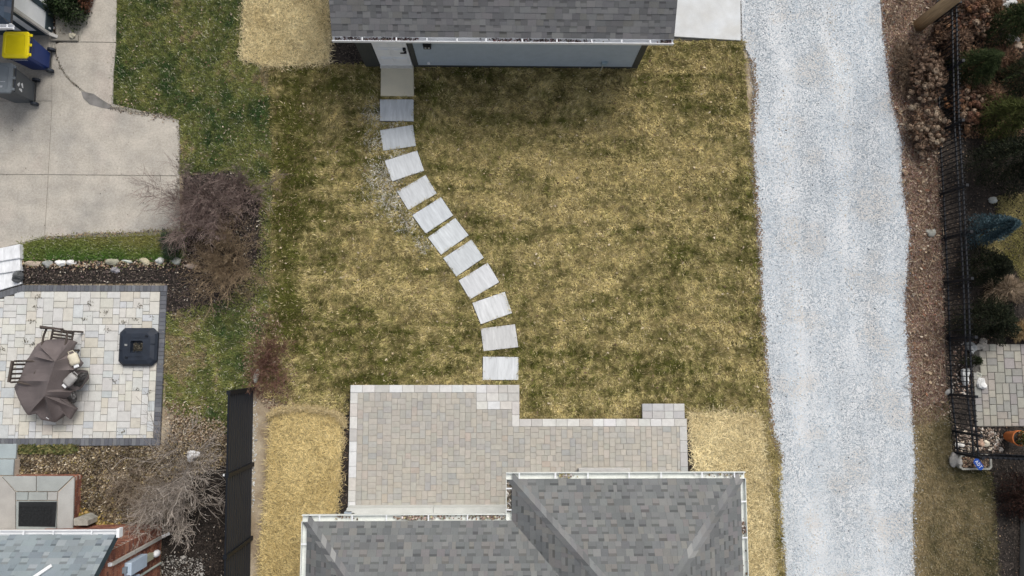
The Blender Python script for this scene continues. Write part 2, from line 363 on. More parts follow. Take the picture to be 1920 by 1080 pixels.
# ---- grass (nobody could count it)
STEP = [[(712.5, 186), (775.5, 186), (775.5, 227), (712, 226.5)], [(712.5, 244), (774, 234), (780, 273.6), (718.3, 282.5)], [(721, 301.4), (782, 282), (795, 320), (735, 340)],
        [(744, 359), (798, 328), (819, 362.5), (765.5, 394)], [(773, 403.6), (826.7, 369.4), (849.4, 403.6), (798, 438)], [(802, 445), (853.4, 408.3), (878.6, 441), (826.8, 477.6)],
        [(831, 484), (884, 449), (907, 483), (855.5, 518.5)], [(860, 526), (914, 492.4), (936, 529), (881, 561.4)], [(885.4, 568), (946.4, 547), (960, 587), (901.4, 608)],
        [(901.4, 616), (965.7, 608), (971.6, 651), (906.5, 658.6)], [(905.6, 668.7), (972, 669.5), (972, 712.5), (905, 712.5)]]
stepw = [PP(s, .05) for s in STEP]
HOLES = stepw + [PP([(714, 112), (776, 112), (776, 180), (714, 180)]), PP([(655, 722), (974, 722), (976, 786), (1204, 786), (1204, 757), (1284, 757), (1288, 900), (650, 900)], .1)]
def pxdist(x, y, px, py, r):
    q = P(px, py); return np.exp(-((x - q.x) ** 2 + (y - q.y) ** 2) / (2 * (r / 68.) ** 2))
# sod: rolls laid in bands, some greener, some dormant
x, y = scatter(PP(SOD), 2600, HOLES)
n1 = fbm(x, y, .55); n2 = fbm(x + 40, y - 7, 1.9); n3 = fbm(x - 13, y * .7 + 31, 11., 3); n4 = fbm(x * .16 + 7, y + 3 + .15 * np.sin(x * .9), 5.5, 3)
band = vnoise(np.floor(y / .61) * 3.7 + np.floor(x / 2.4 + np.floor(y / .61) * .5) * 1.3, np.zeros_like(x) + 3.2)
dry = .50 + .75 * (n1 - .5) + .7 * (n2 - .5) + 1.15 * (n3 - .5) + .95 * (n4 - .5) + .34 * (band - .5)
dry += .22 * pxdist(x, y, 1100, 430, 150) + .30 * pxdist(x, y, 1120, 440, 28) + .25 * pxdist(x, y, 740, 400, 60) + .3 * pxdist(x, y, 1360, 740, 60) + .16 * pxdist(x, y, 1250, 330, 150)
lx = P(540, 400).x; dry -= .55 * np.exp(-((x - lx) / .42) ** 2) * (y > P(0, 640).y)
dry -= .14 * np.exp(-((y - P(0, 690).y) / .7) ** 2) + .12 * np.exp(-((y - P(0, 480).y) / .35) ** 2) * (x > P(1150, 0).x); dry -= .10 * pxdist(x, y, 1280, 560, 120) + .10 * pxdist(x, y, 760, 560, 120)
col = mixc((.118, .122, .028), (.53, .44, .20), (dry - .08) / .85) * (.45 + 1.1 * fbm(x * .8 + 50, y + 20, 14., 2))[:, None]
pale = RS.rand(len(x)) < .05 + .22 * np.clip(dry - .5, 0, 1); col[pale] = mixc((.54, .44, .22), (.72, .62, .38), RS.rand(pale.sum()))
dust = RS.rand(len(x)) < .42 * np.clip(sum(pxdist(x, y, a, b, r) for a, b, r in ((700, 215, 13), (702, 265, 13), (712, 320, 14), (738, 385, 15), (765, 420, 14), (795, 458, 11), (742, 234, 10), (745, 290, 9), (790, 410, 8), (720, 350, 22), (1120, 440, 1))), 0, 1)
col[dust] = mixc((.52, .50, .44), (.76, .74, .69), RS.rand(dust.sum()))
lay = 9 * fbm(x + 80, y - 60, 2.2, 2) + RS.normal(0, .7, len(x))
tag(blades('sod_grass', x, y, col, L=(.05, .13), W=(.006, .013), mat=M['tint'], z=.003, ang=lay, jit=.38), 'short half-dormant lawn grass between garage and house', 'grass', kind='stuff')
x, y = scatter(PP(OLD), 2600)
n1 = fbm(x, y, .8); n2 = fbm(x + 40, y - 7, 2.6)
dry = .32 + .7 * (fbm(x, y, 8.0, 2) - .5) + 1.0 * (n1 - .5) + .9 * (n2 - .5) + .35 * pxdist(x, y, 490, 300, 40) + .5 * pxdist(x, y, 500, 130, 25) + .3 * pxdist(x, y, 390, 660, 60) + .5 * pxdist(x, y, 480, 560, 35) + .4 * pxdist(x, y, 330, 760, 40) + .3 * pxdist(x, y, 265, 190, 22) + .2 * pxdist(x, y, 370, 60, 30)
col = mixc((.042, .082, .024), (.27, .27, .085), dry / .8); col = np.where((dry > .75)[:, None], mixc(col[0], (.30, .24, .13), dry * 0 + 1), col)
pale = RS.rand(len(x)) < .06; col[pale] = mixc((.34, .34, .22), (.58, .56, .42), RS.rand(pale.sum()))
tag(blades('lawn_grass', x, y, col * (.5 + 1.0 * fbm(x + 9, y, 12., 2))[:, None], L=(.05, .12), mat=M['tint'], jit=.38), 'greener old lawn grass beside the concrete driveway', 'grass', kind='stuff')
x, y = scatter(PP(STRIP), 3200); n2 = fbm(x, y, 2.0)
ey = (y - P(0, 470).y) * 1.2
col = mixc((.06, .15, .025), (.26, .25, .08), n2 * .8 + ey * .9 + .1); pale = RS.rand(len(x)) < .06; col[pale] = (.42, .42, .28)
tag(blades('strip_grass', x, y, col, L=(.07, .14), mat=M['tint'], z=.006), 'bright green grass strip between driveway and stone edging', 'grass', kind='stuff')
x, y = scatter(PP(RLAWN), 2400); n1 = fbm(x, y, .9); n2 = fbm(x + 9, y, 2.5)
px_ = (x - P(1715, 900).x); dry = .9 - px_ * .38 + 1.1 * (n1 - .5) + .7 * (n2 - .5)
dry = dry + .6 * (fbm(x, y, 8., 2) - .5); col = mixc((.07, .066, .03), (.33, .26, .145), dry); pale = RS.rand(len(x)) < .06; col[pale] = (.32, .29, .21)
tag(blades('verge_grass', x, y, col, mat=M['tint']), 'brownish grass between gravel lane and dark garden bed', 'grass', kind='stuff')
x, y = [], []
for pl in ([(1870, 372), (1925, 362), (2100, 362), (2100, 560), (1925, 545), (1900, 500), (1860, 468), (1830, 462), (1835, 448), (1868, 420)], [(1898, -60), (2100, -60), (2100, 95), (1925, 90), (1905, 70), (1895, 20)]):
    a, b = scatter(PP(pl), 2600); x.append(a); y.append(b)
x = np.concatenate(x); y = np.concatenate(y); n1 = fbm(x, y, 2.0)
col = mixc((.15, .14, .04), (.40, .34, .15), n1 * 1.5 - .2)
tag(blades('garden_grass', x, y, col, mat=M['tint']), 'yellowish garden grass beyond the black iron fence', 'grass', kind='stuff')

x, y = scatter(PP([(1418, 782), (1445, 788), (1450, 815), (1465, 858), (1461, 930), (1469, 1020), (1480, 1300), (1454, 1300), (1446, 1040), (1440, 960), (1434, 900), (1426, 840)]), 2600)
col = mixc((.15, .135, .035), (.56, .46, .22), 1.6 * (fbm(x, y, 2.2) - .5) + .9 * (fbm(x, y, 11., 2) - .5) + .55)
tag(blades('edge_grass', x, y, col, L=(.05, .13), mat=M['tint'], z=.0, jit=.35), 'olive grass fringe between straw blanket and gravel lane', 'grass', kind='stuff')
# ---- gravel
LW = PP(LANE); x, y = scatter(LW, 2300)
wx = [p[0] for p in PP(LANE_L)]; wy = [p[1] for p in PP(LANE_L)]
left = np.interp(y, wy[::-1], wx[::-1]); off = x - left
n1 = fbm(x, y * .35, .9); n2 = fbm(x + 3, y * .35, 1.8)
rut = np.exp(-((off - .95 - .5 * (n1 - .5)) / .28) ** 2) + .8 * np.exp(-((off - 2.55 - .6 * (n1 - .5)) / .25) ** 2)
keep = RS.rand(len(x)) > .55 * rut * np.clip((n2 - .36) * 6, 0, 1); x, y, n1, n2, rut = [q[keep] for q in (x, y, n1, n2, rut)]
col = mixc((.42, .47, .51), (.62, .68, .72), RS.rand(len(x)) * .45 + .12 + 1.1 * (n2 - .45) + .12 * rut); n5 = fbm(x * 1.6, y * .22 + 8, 1.3, 4); col *= (.95 + .07 * np.clip(rut, 0, 1) + .55 * (n5 - .47))[:, None]; wm = RS.rand(len(x)) < .22 * rut * (n5 > .48); col[wm] = (.56, .51, .44)
dk = RS.rand(len(x)) < .015 + .10 * np.exp(-((off[keep] - .25) / .25) ** 2) * (n1 > .5); col[dk] *= .42
tag(stones('gravel', x, y, col, r=(.007, .015), z=.012, jit=.10, mat=M['tint']), 'pale blue-grey crushed stone covering the lane', 'gravel', kind='stuff')
# loose stones along the lane's edges
xs, ys = [], []
for E, sg in ((LANE_L, -1), (LANE_R, 1)):
    ew = PP(E); ex = np.array([p[0] for p in ew]); ey = np.array([p[1] for p in ew]); n = 3200
    yy = RS.uniform(min(ey), max(ey), n); xx = np.interp(yy, ey[::-1], ex[::-1]) + sg * np.abs(RS.normal(0, .16 if sg > 0 else .10, n)) * RS.rand(n); xs.append(xx); ys.append(yy)
tag(stones('loose_gravel', np.concatenate(xs), np.concatenate(ys), mixc((.4, .4, .4), (.68, .69, .7), RS.rand(6400)), r=(.008, .018), z=.002, mat=M['tint']), 'stray stones spilled along the lane edges', 'gravel', kind='stuff')
gp = PP([(1752, 745), (1782, 745), (1785, 800), (1755, 800), (1735, 775)]); x, y = scatter(gp, 500)
tag(stones('path_gravel', x, y, mixc((.3, .29, .26), (.58, .56, .5), RS.rand(len(x))), r=(.008, .016), mat=M['tint']), 'thin gravel patch in front of the iron gate', 'gravel', kind='stuff')
gp = PP([(474, 742), (482, 750), (480, 880), (472, 960), (468, 960)]); x, y = scatter(gp, 900)
tag(stones('edge_pebbles', x, y, mixc((.4, .4, .38), (.7, .7, .68), RS.rand(len(x))), r=(.01, .022), mat=M['tint']), 'white pebbles along the foot of the black fence', 'gravel', kind='stuff')

# ---- litter, mulch
BR = [(.20, .13, .085), (.28, .20, .13), (.36, .28, .19), (.12, .075, .05), (.42, .35, .27)]
DK = [(.03, .025, .022), (.05, .04, .034), (.02, .018, .016), (.075, .06, .05), (.11, .09, .075)]
x, y = scatter(PP(VERGE), 3000); c = pick(BR + [(.20, .11, .09), (.25, .18, .155)], len(x), [3, 2, 1.5, 3, 1, 4, 4]); dk_ = np.clip((P(0, 330).y - y) * -1, 0, 1)[:, None]
lit = .55 + .45 * np.clip((P(0, 200).y - y) / 2.5, 0, 1)[:, None]
tag(chips('verge_litter', x, y, c * (.45 + 1.35 * fbm(x, y, 2.5, 3))[:, None], (.015, .045), mat=M['tint']), 'brown leaf litter between lane and iron fence', 'leaf litter', kind='stuff')
x, y = scatter(PP(VERGE), 60); tag(chips('verge_leaves', x, y, pick(BR + [(.22, .11, .07)], len(x)), (.05, .11), (.3, .65), z=.02, mat=M['tint'], tilt=.8), 'larger curled leaves on the verge by the iron fence', 'leaf litter', kind='stuff')
x, y = scatter(PP(VERGE), 60); tag(blades('verge_stalks', x, y, pick([(.32, .24, .16), (.24, .17, .12), (.4, .32, .23)], len(x)), L=(.15, .5), W=(.004, .007), el=(0, 25), mat=M['tint'], z=.02), 'dry fallen stalks on the verge', 'leaf litter', kind='stuff')
x, y = scatter(PP([(1785, -60), (1960, -60), (1960, 260), (1790, 260)]), 420); tag(chips('rust_leaves', x, y, pick([(.22, .12, .07), (.16, .09, .055), (.28, .18, .11), (.10, .065, .045)], len(x)), (.05, .10), (.3, .65), z=.02, mat=M['tint'], tilt=.8), 'rusty fallen leaves behind the upper iron fence', 'leaf litter', kind='stuff')
x, y = scatter(PP(RBED), 700); c = pick(DK + BR[:2], len(x), [4, 4, 4, 3, 2, .5, .3])
tag(chips('garden_litter', x, y, c, (.02, .05), mat=M['tint']), 'dark leaf litter in the garden behind the iron fence', 'leaf litter', kind='stuff')
x, y = scatter(PP(MUL1), 1500); c = pick(DK + [(.30, .24, .18), (.45, .41, .34), (.12, .085, .08)], len(x), [5, 5, 5, 4, 3, .7, .35, 3])
tag(chips('bed_mulch', x, y, c, (.02, .06), mat=M['tint']), 'dark bark mulch under the purple twiggy shrubs', 'mulch', kind='stuff')
x, y = scatter(PP(MUL2), 1300); c = pick(DK + [(.30, .24, .18), (.5, .47, .42)], len(x), [6, 5, 6, 2, 1, .3, .25])
tag(chips('fence_mulch', x, y, c, (.02, .06), mat=M['tint']), 'dark bark mulch along the black slat fence', 'mulch', kind='stuff')
x, y = scatter(PP(LIT2), 2600); c = pick([(.38, .31, .21), (.29, .225, .135), (.20, .15, .09), (.07, .055, .04), (.5, .44, .34), (.27, .21, .08)], len(x), [3, 3, 3, 4, 1.5, 1]) * (.15 + 1.35 * fbm(x, y, 4.0, 3))[:, None]
tag(chips('bed_leaves', x, y, c, (.02, .07), (.25, .6), mat=M['tint'], tilt=.9), 'tan fallen leaves and dry ground cover by the brick stoop', 'leaf litter', kind='stuff')
x, y = scatter(PP([(28, 833), (150, 833), (145, 846), (28, 850)]), 2500); c = mixc((.04, .06, .018), (.19, .17, .07), RS.rand(len(x)))
tag(chips('ground_ivy', x, y, c, (.04, .09), (.5, .9), z=.05, mat=M['tint'], tilt=.7), 'green and yellow ground cover along the patio border', 'ground cover', kind='stuff')
x, y = scatter(PP([(150, 950), (185, 975), (230, 985), (160, 985)]), 1500); c = mixc((.26, .22, .04), (.36, .24, .10), RS.rand(len(x)))
tag(chips('corner_leaves', x, y, c, (.04, .09), (.5, .9), z=.03, mat=M['tint'], tilt=.7), 'yellowing ground cover in the stoop corner', 'ground cover', kind='stuff')
x, y = scatter(PP(LITMID), 900); c = pick(BR + [(.14, .08, .065)], len(x), [3, 3, 1.5, 3, 1, 4])
tag(chips('lawn_leaves', x, y, c, (.03, .07), mat=M['tint']), 'brown leaves round the small reddish shrub', 'leaf litter', kind='stuff')
x, y = scatter(PP(OLD), 14); xb, yb = scatter(PP([(310, 745), (420, 790), (425, 830), (310, 830)]), 500); x2, y2 = scatter(PP([(215, 180), (330, 218), (330, 235), (215, 205)]), 120); x = np.concatenate([x, xb, x2]); y = np.concatenate([y, yb, y2])
tag(chips('scattered_leaves', x, y, pick(BR[1:], len(x)), (.03, .065), (.35, .6), z=.05, mat=M['tint']), 'dry leaves scattered over the old lawn', 'leaf litter', kind='stuff')
x, y = scatter(PP(SOD), 5, HOLES); tag(chips('sod_leaves', x, y, pick([(.42, .33, .2), (.5, .42, .3), (.16, .11, .07)], len(x)), (.04, .09), (.3, .6), z=.05, mat=M['tint']), 'few dry leaves lying on the sod lawn', 'leaf litter', kind='stuff')
x, y = scatter(PP([(305, 1040), (380, 1050), (400, 1300), (300, 1300)]), 700)
tag(stones('corner_pebbles', x, y, mixc((.2, .19, .17), (.6, .58, .54), RS.rand(len(x))), r=(.012, .035), mat=M['tint']), 'pale pebbles by the corner of the brick house', 'gravel', kind='stuff')

sheet('garage_bed', [(614, -200), (690, -200), (690, 121), (614, 121)], .001, M['mulch'])
x, y = scatter(PP([(616, -60), (692, -60), (692, 120), (616, 120)]), 900); tag(chips('garage_mulch', x, y, pick(DK, len(x)), (.02, .05), mat=M['tint']), 'black mulch between straw blanket and garage', 'mulch', kind='stuff')
# crumbs of earth and leaf that gather along the slab edges
def edge_chips(name, pts, n, sd, pal, label, z=.052, size=(.015, .05)):
    w_ = np.array(PP(pts, z)); d = np.r_[0, np.cumsum(np.hypot(*np.diff(w_, axis=0).T))]; t_ = RS.uniform(0, d[-1], n)
    x_ = np.interp(t_, d, w_[:, 0]) + RS.normal(0, sd, n); y_ = np.interp(t_, d, w_[:, 1]) + RS.normal(0, sd, n)
    tag(chips(name, x_, y_, pick(pal, n), size, z=z, mat=M['tint'], tilt=.2), label, 'debris', kind='stuff')
CR = [(.12, .105, .085), (.2, .17, .13), (.08, .07, .06), (.28, .25, .2)]
edge_chips('drive_debris', [(205, 202), (250, 211), (300, 216), (326, 222)], 420, .035, CR, 'dark crumbs along the upper driveway edge')
edge_chips('drive_debris', [(84, 446), (150, 440), (250, 437), (322, 430)], 520, .035, CR + [(.34, .22, .12)], 'dark crumbs along the lower driveway edge')
edge_chips('drive_debris', [(334, 235), (337, 280), (334, 330), (330, 380)], 160, .03, CR, 'crumbs along the right driveway edge')
edge_chips('drive_debris', [(103, 84), (106, 104), (114, 127), (130, 149), (152, 168)], 120, .015, CR[:3], 'dirt in the curved joint by the bins')
edge_chips('drive_debris', [(-40, 290), (60, 250), (150, 300), (260, 290), (300, 400), (150, 400), (40, 380)], 60, .6, CR, 'stray bits of leaf on the driveway', size=(.02, .045))
edge_chips('rock_leaves', [(40, 497), (100, 496), (200, 496), (300, 494), (370, 500)], 900, .07, BR + DK[:2] + [(.10, .13, .04)], 'leaves and earth caught between the edging stones', z=.05, size=(.03, .07))
edge_chips('lane_soil', LANE_L[3:16], 2200, .05, BR[:2] + [(.14, .10, .06), (.3, .25, .18)], 'earth lip along the left edge of the gravel lane', z=.015, size=(.02, .06))
edge_chips('gap_earth_shade', [(652, 740), (649, 850), (645, 950)], 700, .05, DK + BR[:1], 'earth darkened for shade in the gap left of the paver patio', z=.02)
edge_chips('gap_earth_shade', [(1291, 790), (1297, 886)], 300, .025, DK, 'earth darkened for shade in the gap right of the paver patio', z=.02)

# ---- straw erosion blankets: low rumpled cloths of straw
def straw_mat(pts, label, curl=None, tone=(1, 1, 1)):
    pl = PP(pts, .03); c = P(*pts[0]); t = thing('straw_blanket', label, 'straw blanket', (c.x, c.y, 0), 'straw erosion blankets')
    xs = [p[0] for p in pl]; ys = [p[1] for p in pl]; s = .09
    nx, ny = int((max(xs) - min(xs)) / s) + 2, int((max(ys) - min(ys)) / s) + 2
    gx, gy = np.meshgrid(min(xs) + np.arange(nx) * s, min(ys) + np.arange(ny) * s)
    ins = in_poly(gx + .045, gy + .045, pl); zf = lambda a, b: .022 + .05 * fbm(a, b, 1.7, 3)
    z = zf(gx, gy); v = np.stack([gx, gy, z], 2).reshape(-1, 3)
    f = [(j * nx + i, j * nx + i + 1, (j + 1) * nx + i + 1, (j + 1) * nx + i) for j in range(ny - 1) for i in range(nx - 1) if ins[j, i]]
    fast_mesh('blanket', v, np.array(f).ravel(), np.full(len(f), 4), None, M['strawbed'], t, True)
    x, y = scatter(pl, 2600); n2 = fbm(x, y, 1.6); n3 = fbm(x + 5, y - 3, 6)
    cc = np.array(tone) * mixc((.54, .43, .215), (.92, .80, .49), .1 + .9 * n2 + .5 * (n3 - .5) + .25 * RS.uniform(-1, 1, len(x))); dk2 = RS.rand(len(x)) < .15; cc[dk2] *= .42
    tag(blades('straw', x, y, cc, L=(.07, .20), W=(.004, .009), el=(0, 25), mat=M['tint'], parent=t, z=zf(x, y) + .004), kind='stuff')
    P2 = pl + pl[:1]; ed = np.array(P2); dd = np.r_[0, np.cumsum(np.hypot(*np.diff(ed, axis=0).T))]; nf = int(dd[-1] * 130); tt = RS.uniform(0, dd[-1], nf)
    fx, fy = np.interp(tt, dd, ed[:, 0]) + RS.normal(0, .07, nf), np.interp(tt, dd, ed[:, 1]) + RS.normal(0, .07, nf)
    tag(blades('fringe_straw', fx, fy, np.array(tone) * mixc((.48, .39, .22), (.85, .74, .5), RS.rand(nf)), L=(.08, .22), W=(.004, .008), el=(0, 20), mat=M['tint'], parent=t, z=.03), kind='stuff')
    if curl:
        cw = PP(curl, .05); mb = MB(); pts3 = []
        for i in range(len(cw) - 1):
            for k in range(6):
                a = Vector((*cw[i], .07)).lerp(Vector((*cw[i + 1], .07)), k / 6); pts3.append(a + Vector((random.uniform(-.02, .02), random.uniform(-.02, .02), random.uniform(-.015, .02))))
        mb.tube(pts3, [random.uniform(.035, .06) for _ in pts3], 7); ce = mb.build('rolled_edge', M['strawbed'], t, True)
        q = np.array([list(p) for p in pts3]); k = RS.randint(0, len(q), 1400)
        tag(blades('edge_straw', q[k, 0] + RS.normal(0, .035, 1400), q[k, 1] + RS.normal(0, .035, 1400), mixc((.40, .31, .15), (.68, .56, .33), RS.rand(1400)), L=(.06, .16), W=(.004, .008), el=(0, 40), mat=M['tint'], parent=t, z=.07 + RS.uniform(0, .05, 1400)), kind='stuff')
straw_mat([(462, -200), (617, -200), (616, 118), (560, 121), (500, 124), (478, 116), (453, 108), (458, 60)], 'tan straw blanket left of the grey garage')
straw_mat([(510, 772), (545, 764), (600, 768), (634, 782), (641, 800), (635, 900), (630, 960), (600, 990), (560, 1300), (478, 1300), (490, 1060), (505, 900)], 'golden straw blanket between black fence and paver patio',
          [(508, 778), (530, 770), (550, 766), (575, 764), (600, 769), (625, 772), (643, 784), (648, 800)], (.90, .85, .70))
straw_mat([(1291, 774), (1360, 772), (1412, 777), (1426, 790), (1430, 840), (1438, 900), (1444, 960), (1450, 1040), (1458, 1300), (1380, 1300), (1390, 900), (1306, 890), (1299, 840)], 'tan straw blanket between paver patio and gravel lane')

# ================================================================== PAVINGS
def tiling(w_, h_, sizes, rng, ok=None):
    g = np.zeros((h_, w_), bool); out = []
    for j in range(h_):
        for i in range(w_):
            if g[j, i]: continue
            opts = []
            for (a, b), wt in sizes:
                if i + a <= w_ and j + b <= h_ and not g[j:j + b, i:i + a].any():
                    gap = 0
                    while i + a + gap < w_ and not g[j, i + a + gap] and gap < 3: gap += 1
                    if i + a + gap < w_ and gap == 1 or (i + a + gap >= w_ and gap == 1): wt *= .05
                    opts.append(((a, b), wt))
            if not opts: opts = [((1, 1), 1)]
            tot = rng.uniform(0, sum(o[1] for o in opts)); k = 0
            while tot > opts[k][1]: tot -= opts[k][1]; k += 1
            a, b = opts[k][0]; g[j:j + b, i:i + a] = True; out.append((i, j, a, b))
    return out

class Pieces:
    """one mesh per piece for the 300 that show largest, the rest joined"""
    def __init__(s): s.p = []
    def add(s, mb, key=None):
        c = np.mean(np.array(mb.v), 0); ax, ay, d = project(c)
        inside = -20 < ax < 1940 and -20 < ay < 1100
        if key is None:
            vv = np.array([project(q)[:2] for q in mb.v]); key = np.prod(vv.max(0) - vv.min(0))
        s.p.append((key if inside else -1, len(s.p), mb))
    def build(s, name, m, parent, limit=300, rest=None):
        s.p.sort(key=lambda q: (-q[0], q[1]))
        for k, (key, _, mb) in enumerate(s.p[:limit]):
            if key < 0: break
            mb.build(name, m, parent)
        else: k = limit if len(s.p) >= limit else len(s.p)
        r = s.p[k:] if s.p and (len(s.p) > k) else []
        if r:
            al = MB()
            for _, _, mb in r:
                b = len(al.v); al.v += mb.v; al.f += [[b + i for i in f] for f in mb.f]; al.t += mb.t
            tag(al.build(rest or name + '_field', m, parent), kind='stuff')

def pav(x0, x1, y0, y1, z, tint, gap=.004, ch=.008, th=.06, rng=random):
    zz = z + rng.uniform(-.003, .003); d = MB()
    d.prism([(x0 + gap, y0 + gap), (x1 - gap, y0 + gap), (x1 - gap, y1 - gap), (x0 + gap, y1 - gap)], zz - th, zz, tint, ch); return d
def vary(c, a, rng=random): k = 1 + rng.uniform(-a, a); return tuple(v * k * (1 + rng.uniform(-.012, .012)) for v in c)

# ---- main paver patio (z .14)
ZP = .14
q = lambda px, py: PX(px, py, ZP)
X0, Y0 = q(657, 722); X1, _ = q(974, 724); _, Y1 = q(1080, 785.5); XS0, YS = q(1204, 757); XS1, _ = q(1283.5, 757); X2, _ = q(1288, 790); YB = q(900, 1010)[1]; XL = q(893, 740)[0]; YL = q(900, 768)[1]
pat = MB().prism([(X0 + .01, Y0 - .01), (X1 - .01, Y0 - .01), (X1 - .01, Y1 - .01), (XS0 + .01, Y1 - .01), (XS0 + .01, YS - .01), (XS1 - .01, YS - .01), (XS1 - .01, Y1 - .01), (X2 - .01, Y1 - .01), (X2 - .01, YB), (X0 + .01, YB)], -.05, ZP - .022).build('paver_patio', M['joint'], kind='structure')
CW = .205
copal = [(.55, .54, .51), (.60, .59, .56), (.50, .485, .455), (.56, .53, .49), (.62, .62, .61)]
cop = Pieces()
def run(x0, x1, y0, y1, step, ax, pcs, pal, va=.05, z=ZP + .004, gap=.003):
    a, b = (x0, x1) if ax == 'x' else (y0, y1); n = max(1, round((b - a) / step)); st = (b - a) / n; e = [a + st * k for k in range(n + 1)]
    for k in range(1, n): e[k] += random.uniform(-.12, .12) * st
    for k in range(n):
        c = vary(random.choice(pal), va)
        pcs.add(pav(e[k], e[k + 1], y0, y1, z, c, gap) if ax == 'x' else pav(x0, x1, e[k], e[k + 1], z, c, gap))
run(X0, XL, Y0 - CW, Y0, .33, 'x', cop, copal)
run(X0, X0 + CW, YB, Y0 - CW, .33, 'y', cop, copal)
for r in range(3):
    h = (Y0 - YL) / 3; run(XL, X1 if r < 2 else X1 - CW, Y0 - (r + 1) * h, Y0 - r * h, .31, 'x', cop, copal)
run(X1 - CW, X1, Y1 - CW, YL + h, .33, 'y', cop, copal)
run(X1, X2, Y1 - CW, Y1, .33, 'x', cop, copal)
run(XS0, XS1, (YS + Y1) / 2, YS, .28, 'x', cop, [(.46, .455, .45), (.52, .51, .49), (.42, .42, .42)])
run(XS0, XS1, Y1, (YS + Y1) / 2, .28, 'x', cop, [(.50, .49, .47), (.52, .51, .49), (.45, .44, .43)])
run(X2 - CW, X2, YB, Y1 - CW, .36, 'y', cop, [(.44, .43, .41), (.48, .47, .45), (.40, .40, .39)])
cop.build('coping_stone', M['paver'], pat)
mod = .0762; rng = random.Random(5)
palm = [(.40, .365, .32), (.36, .34, .31), (.42, .37, .31), (.33, .325, .315), (.41, .345, .295), (.38, .36, .315), (.30, .30, .30), (.44, .40, .35), (.29, .305, .32), (.42, .33, .27)]
wpm = [5, 5, 4, 4, 1.2, 5, 1.5, 3, .8, .4]
fx0, fx1, fy1 = X0 + CW, X2 - CW, Y0 - CW; pc = Pieces()
nw, nh = int((fx1 - fx0) / mod) + 1, int((fy1 - YB) / mod)
for i, j, a, b in tiling(nw, nh, [((3, 2), 5), ((2, 2), 3.2), ((2, 3), 3), ((4, 2), .6), ((1, 2), .05), ((2, 1), .02)], rng):
    xa, xb = fx0 + i * mod, min(fx0 + (i + a) * mod, fx1); yb, ya = fy1 - j * mod, fy1 - (j + b) * mod
    if xb - xa < .02: continue
    # keep clear of the light stone steps and the lawn
    if xb > XL and yb > YL:
        if xa >= XL and ya >= YL: continue
        if xa < XL and ya < YL: xb = min(xb, XL)
        elif xa < XL: xb = XL
        else: yb = min(yb, YL)
    xr, yr = X1 - CW, Y1 - CW
    if xb > xr and yb > yr:
        if xa >= xr and ya >= yr: continue
        if xa < xr: xb = xr
        else: yb = min(yb, yr)
    if xb - xa < .02 or yb - ya < .02: continue
    # warm and cool drifts between batches
    c = tuple(.46 * q_ + .54 * m_ for q_, m_ in zip(rng.choices(palm, wpm)[0], (.42, .403, .358)))
    pc.add(pav(xa, xb, ya, yb, ZP, vary(c, .06, rng), .0018, .006, rng=rng))
pc.build('paver', M['paver'], pat, 300, 'paver_field')
# grey paver step by the house
MB().prism([PX(1085, 878.5, .28), PX(1182, 878.5, .28), PX(1182, 900, .28), PX(1085, 900, .28)], ZP - .01, .28, (.46, .45, .43), .012).build('stone_step', M['paver'], pat)

# ---- neighbour's patio (left)
ZN = .07; q = lambda px, py: PX(px, py, ZN)
LPX, LPT = q(300, 547); RB, TB = q(313, 535); _, LPB = q(200, 822); _, BB = q(200, 836); LPL = q(-190, 600)[0]
pat2 = MB().prism([(LPL, BB + .01), (RB - .01, BB + .01), (RB - .01, TB - .01), (q(40, 536)[0], TB - .01), (LPL, TB - .9)], -.05, ZN - .02).build('stone_patio', M['djoint'], kind='structure')
mod = .0885; rng = random.Random(3); nwp, nhp = int((LPX - LPL) / mod), int((LPT - LPB) / mod); mw, mh = (LPX - LPL) / nwp, (LPT - LPB) / nhp
pal2 = [(.55, .55, .53), (.57, .55, .47), (.50, .53, .55), (.60, .60, .58), (.55, .50, .41), (.45, .49, .52), (.59, .57, .51)]; pc = Pieces()
cutx, cuty = q(40, 546), q(-190, 610)
for i, j, a, b in tiling(nwp, nhp, [((4, 3), 3), ((3, 3), 3), ((2, 3), 2), ((3, 2), 2.5), ((4, 2), 2), ((2, 2), 2), ((3, 4), 2.5), ((2, 1), .02), ((1, 2), .02)], rng):
    xa, xb = LPL + i * mw, LPL + (i + a) * mw; yb, ya = LPT - j * mh, LPT - (j + b) * mh
    lim = np.interp(xa, [cuty[0], cutx[0]], [cuty[1], cutx[1]])
    if ya > lim: continue
    yb = min(yb, lim if xb < cutx[0] else yb)
    if yb - ya < .02: continue
    c = vary(tuple(.6 * q_ + .4 * m_ for q_, m_ in zip(rng.choices(pal2, [4, 4, 2, 4, 1.6, 1, 3])[0], (.54, .53, .495))), .07, rng)
    pc.add(pav(xa, xb, ya, yb, ZN, c, .0045, .006, rng=rng))
pc.build('paver', M['paver'], pat2, 300, 'paver_field')
bp = Pieces(); dp = [(.135, .14, .155), (.11, .115, .13), (.16, .165, .175), (.12, .125, .135)]
run(q(40, 540)[0], RB, LPT + .004, TB, .105, 'x', bp, dp, .1, ZN, .002)
run(LPX + .004, RB, LPB, LPT, .115, 'y', bp, dp, .1, ZN, .002)
run(LPL, RB, BB, LPB - .004, .105, 'x', bp, dp, .1, ZN, .002)
a, b = q(40, 535), q(-60, 566); a2, b2 = q(40, 547), q(-60, 578); n = 14
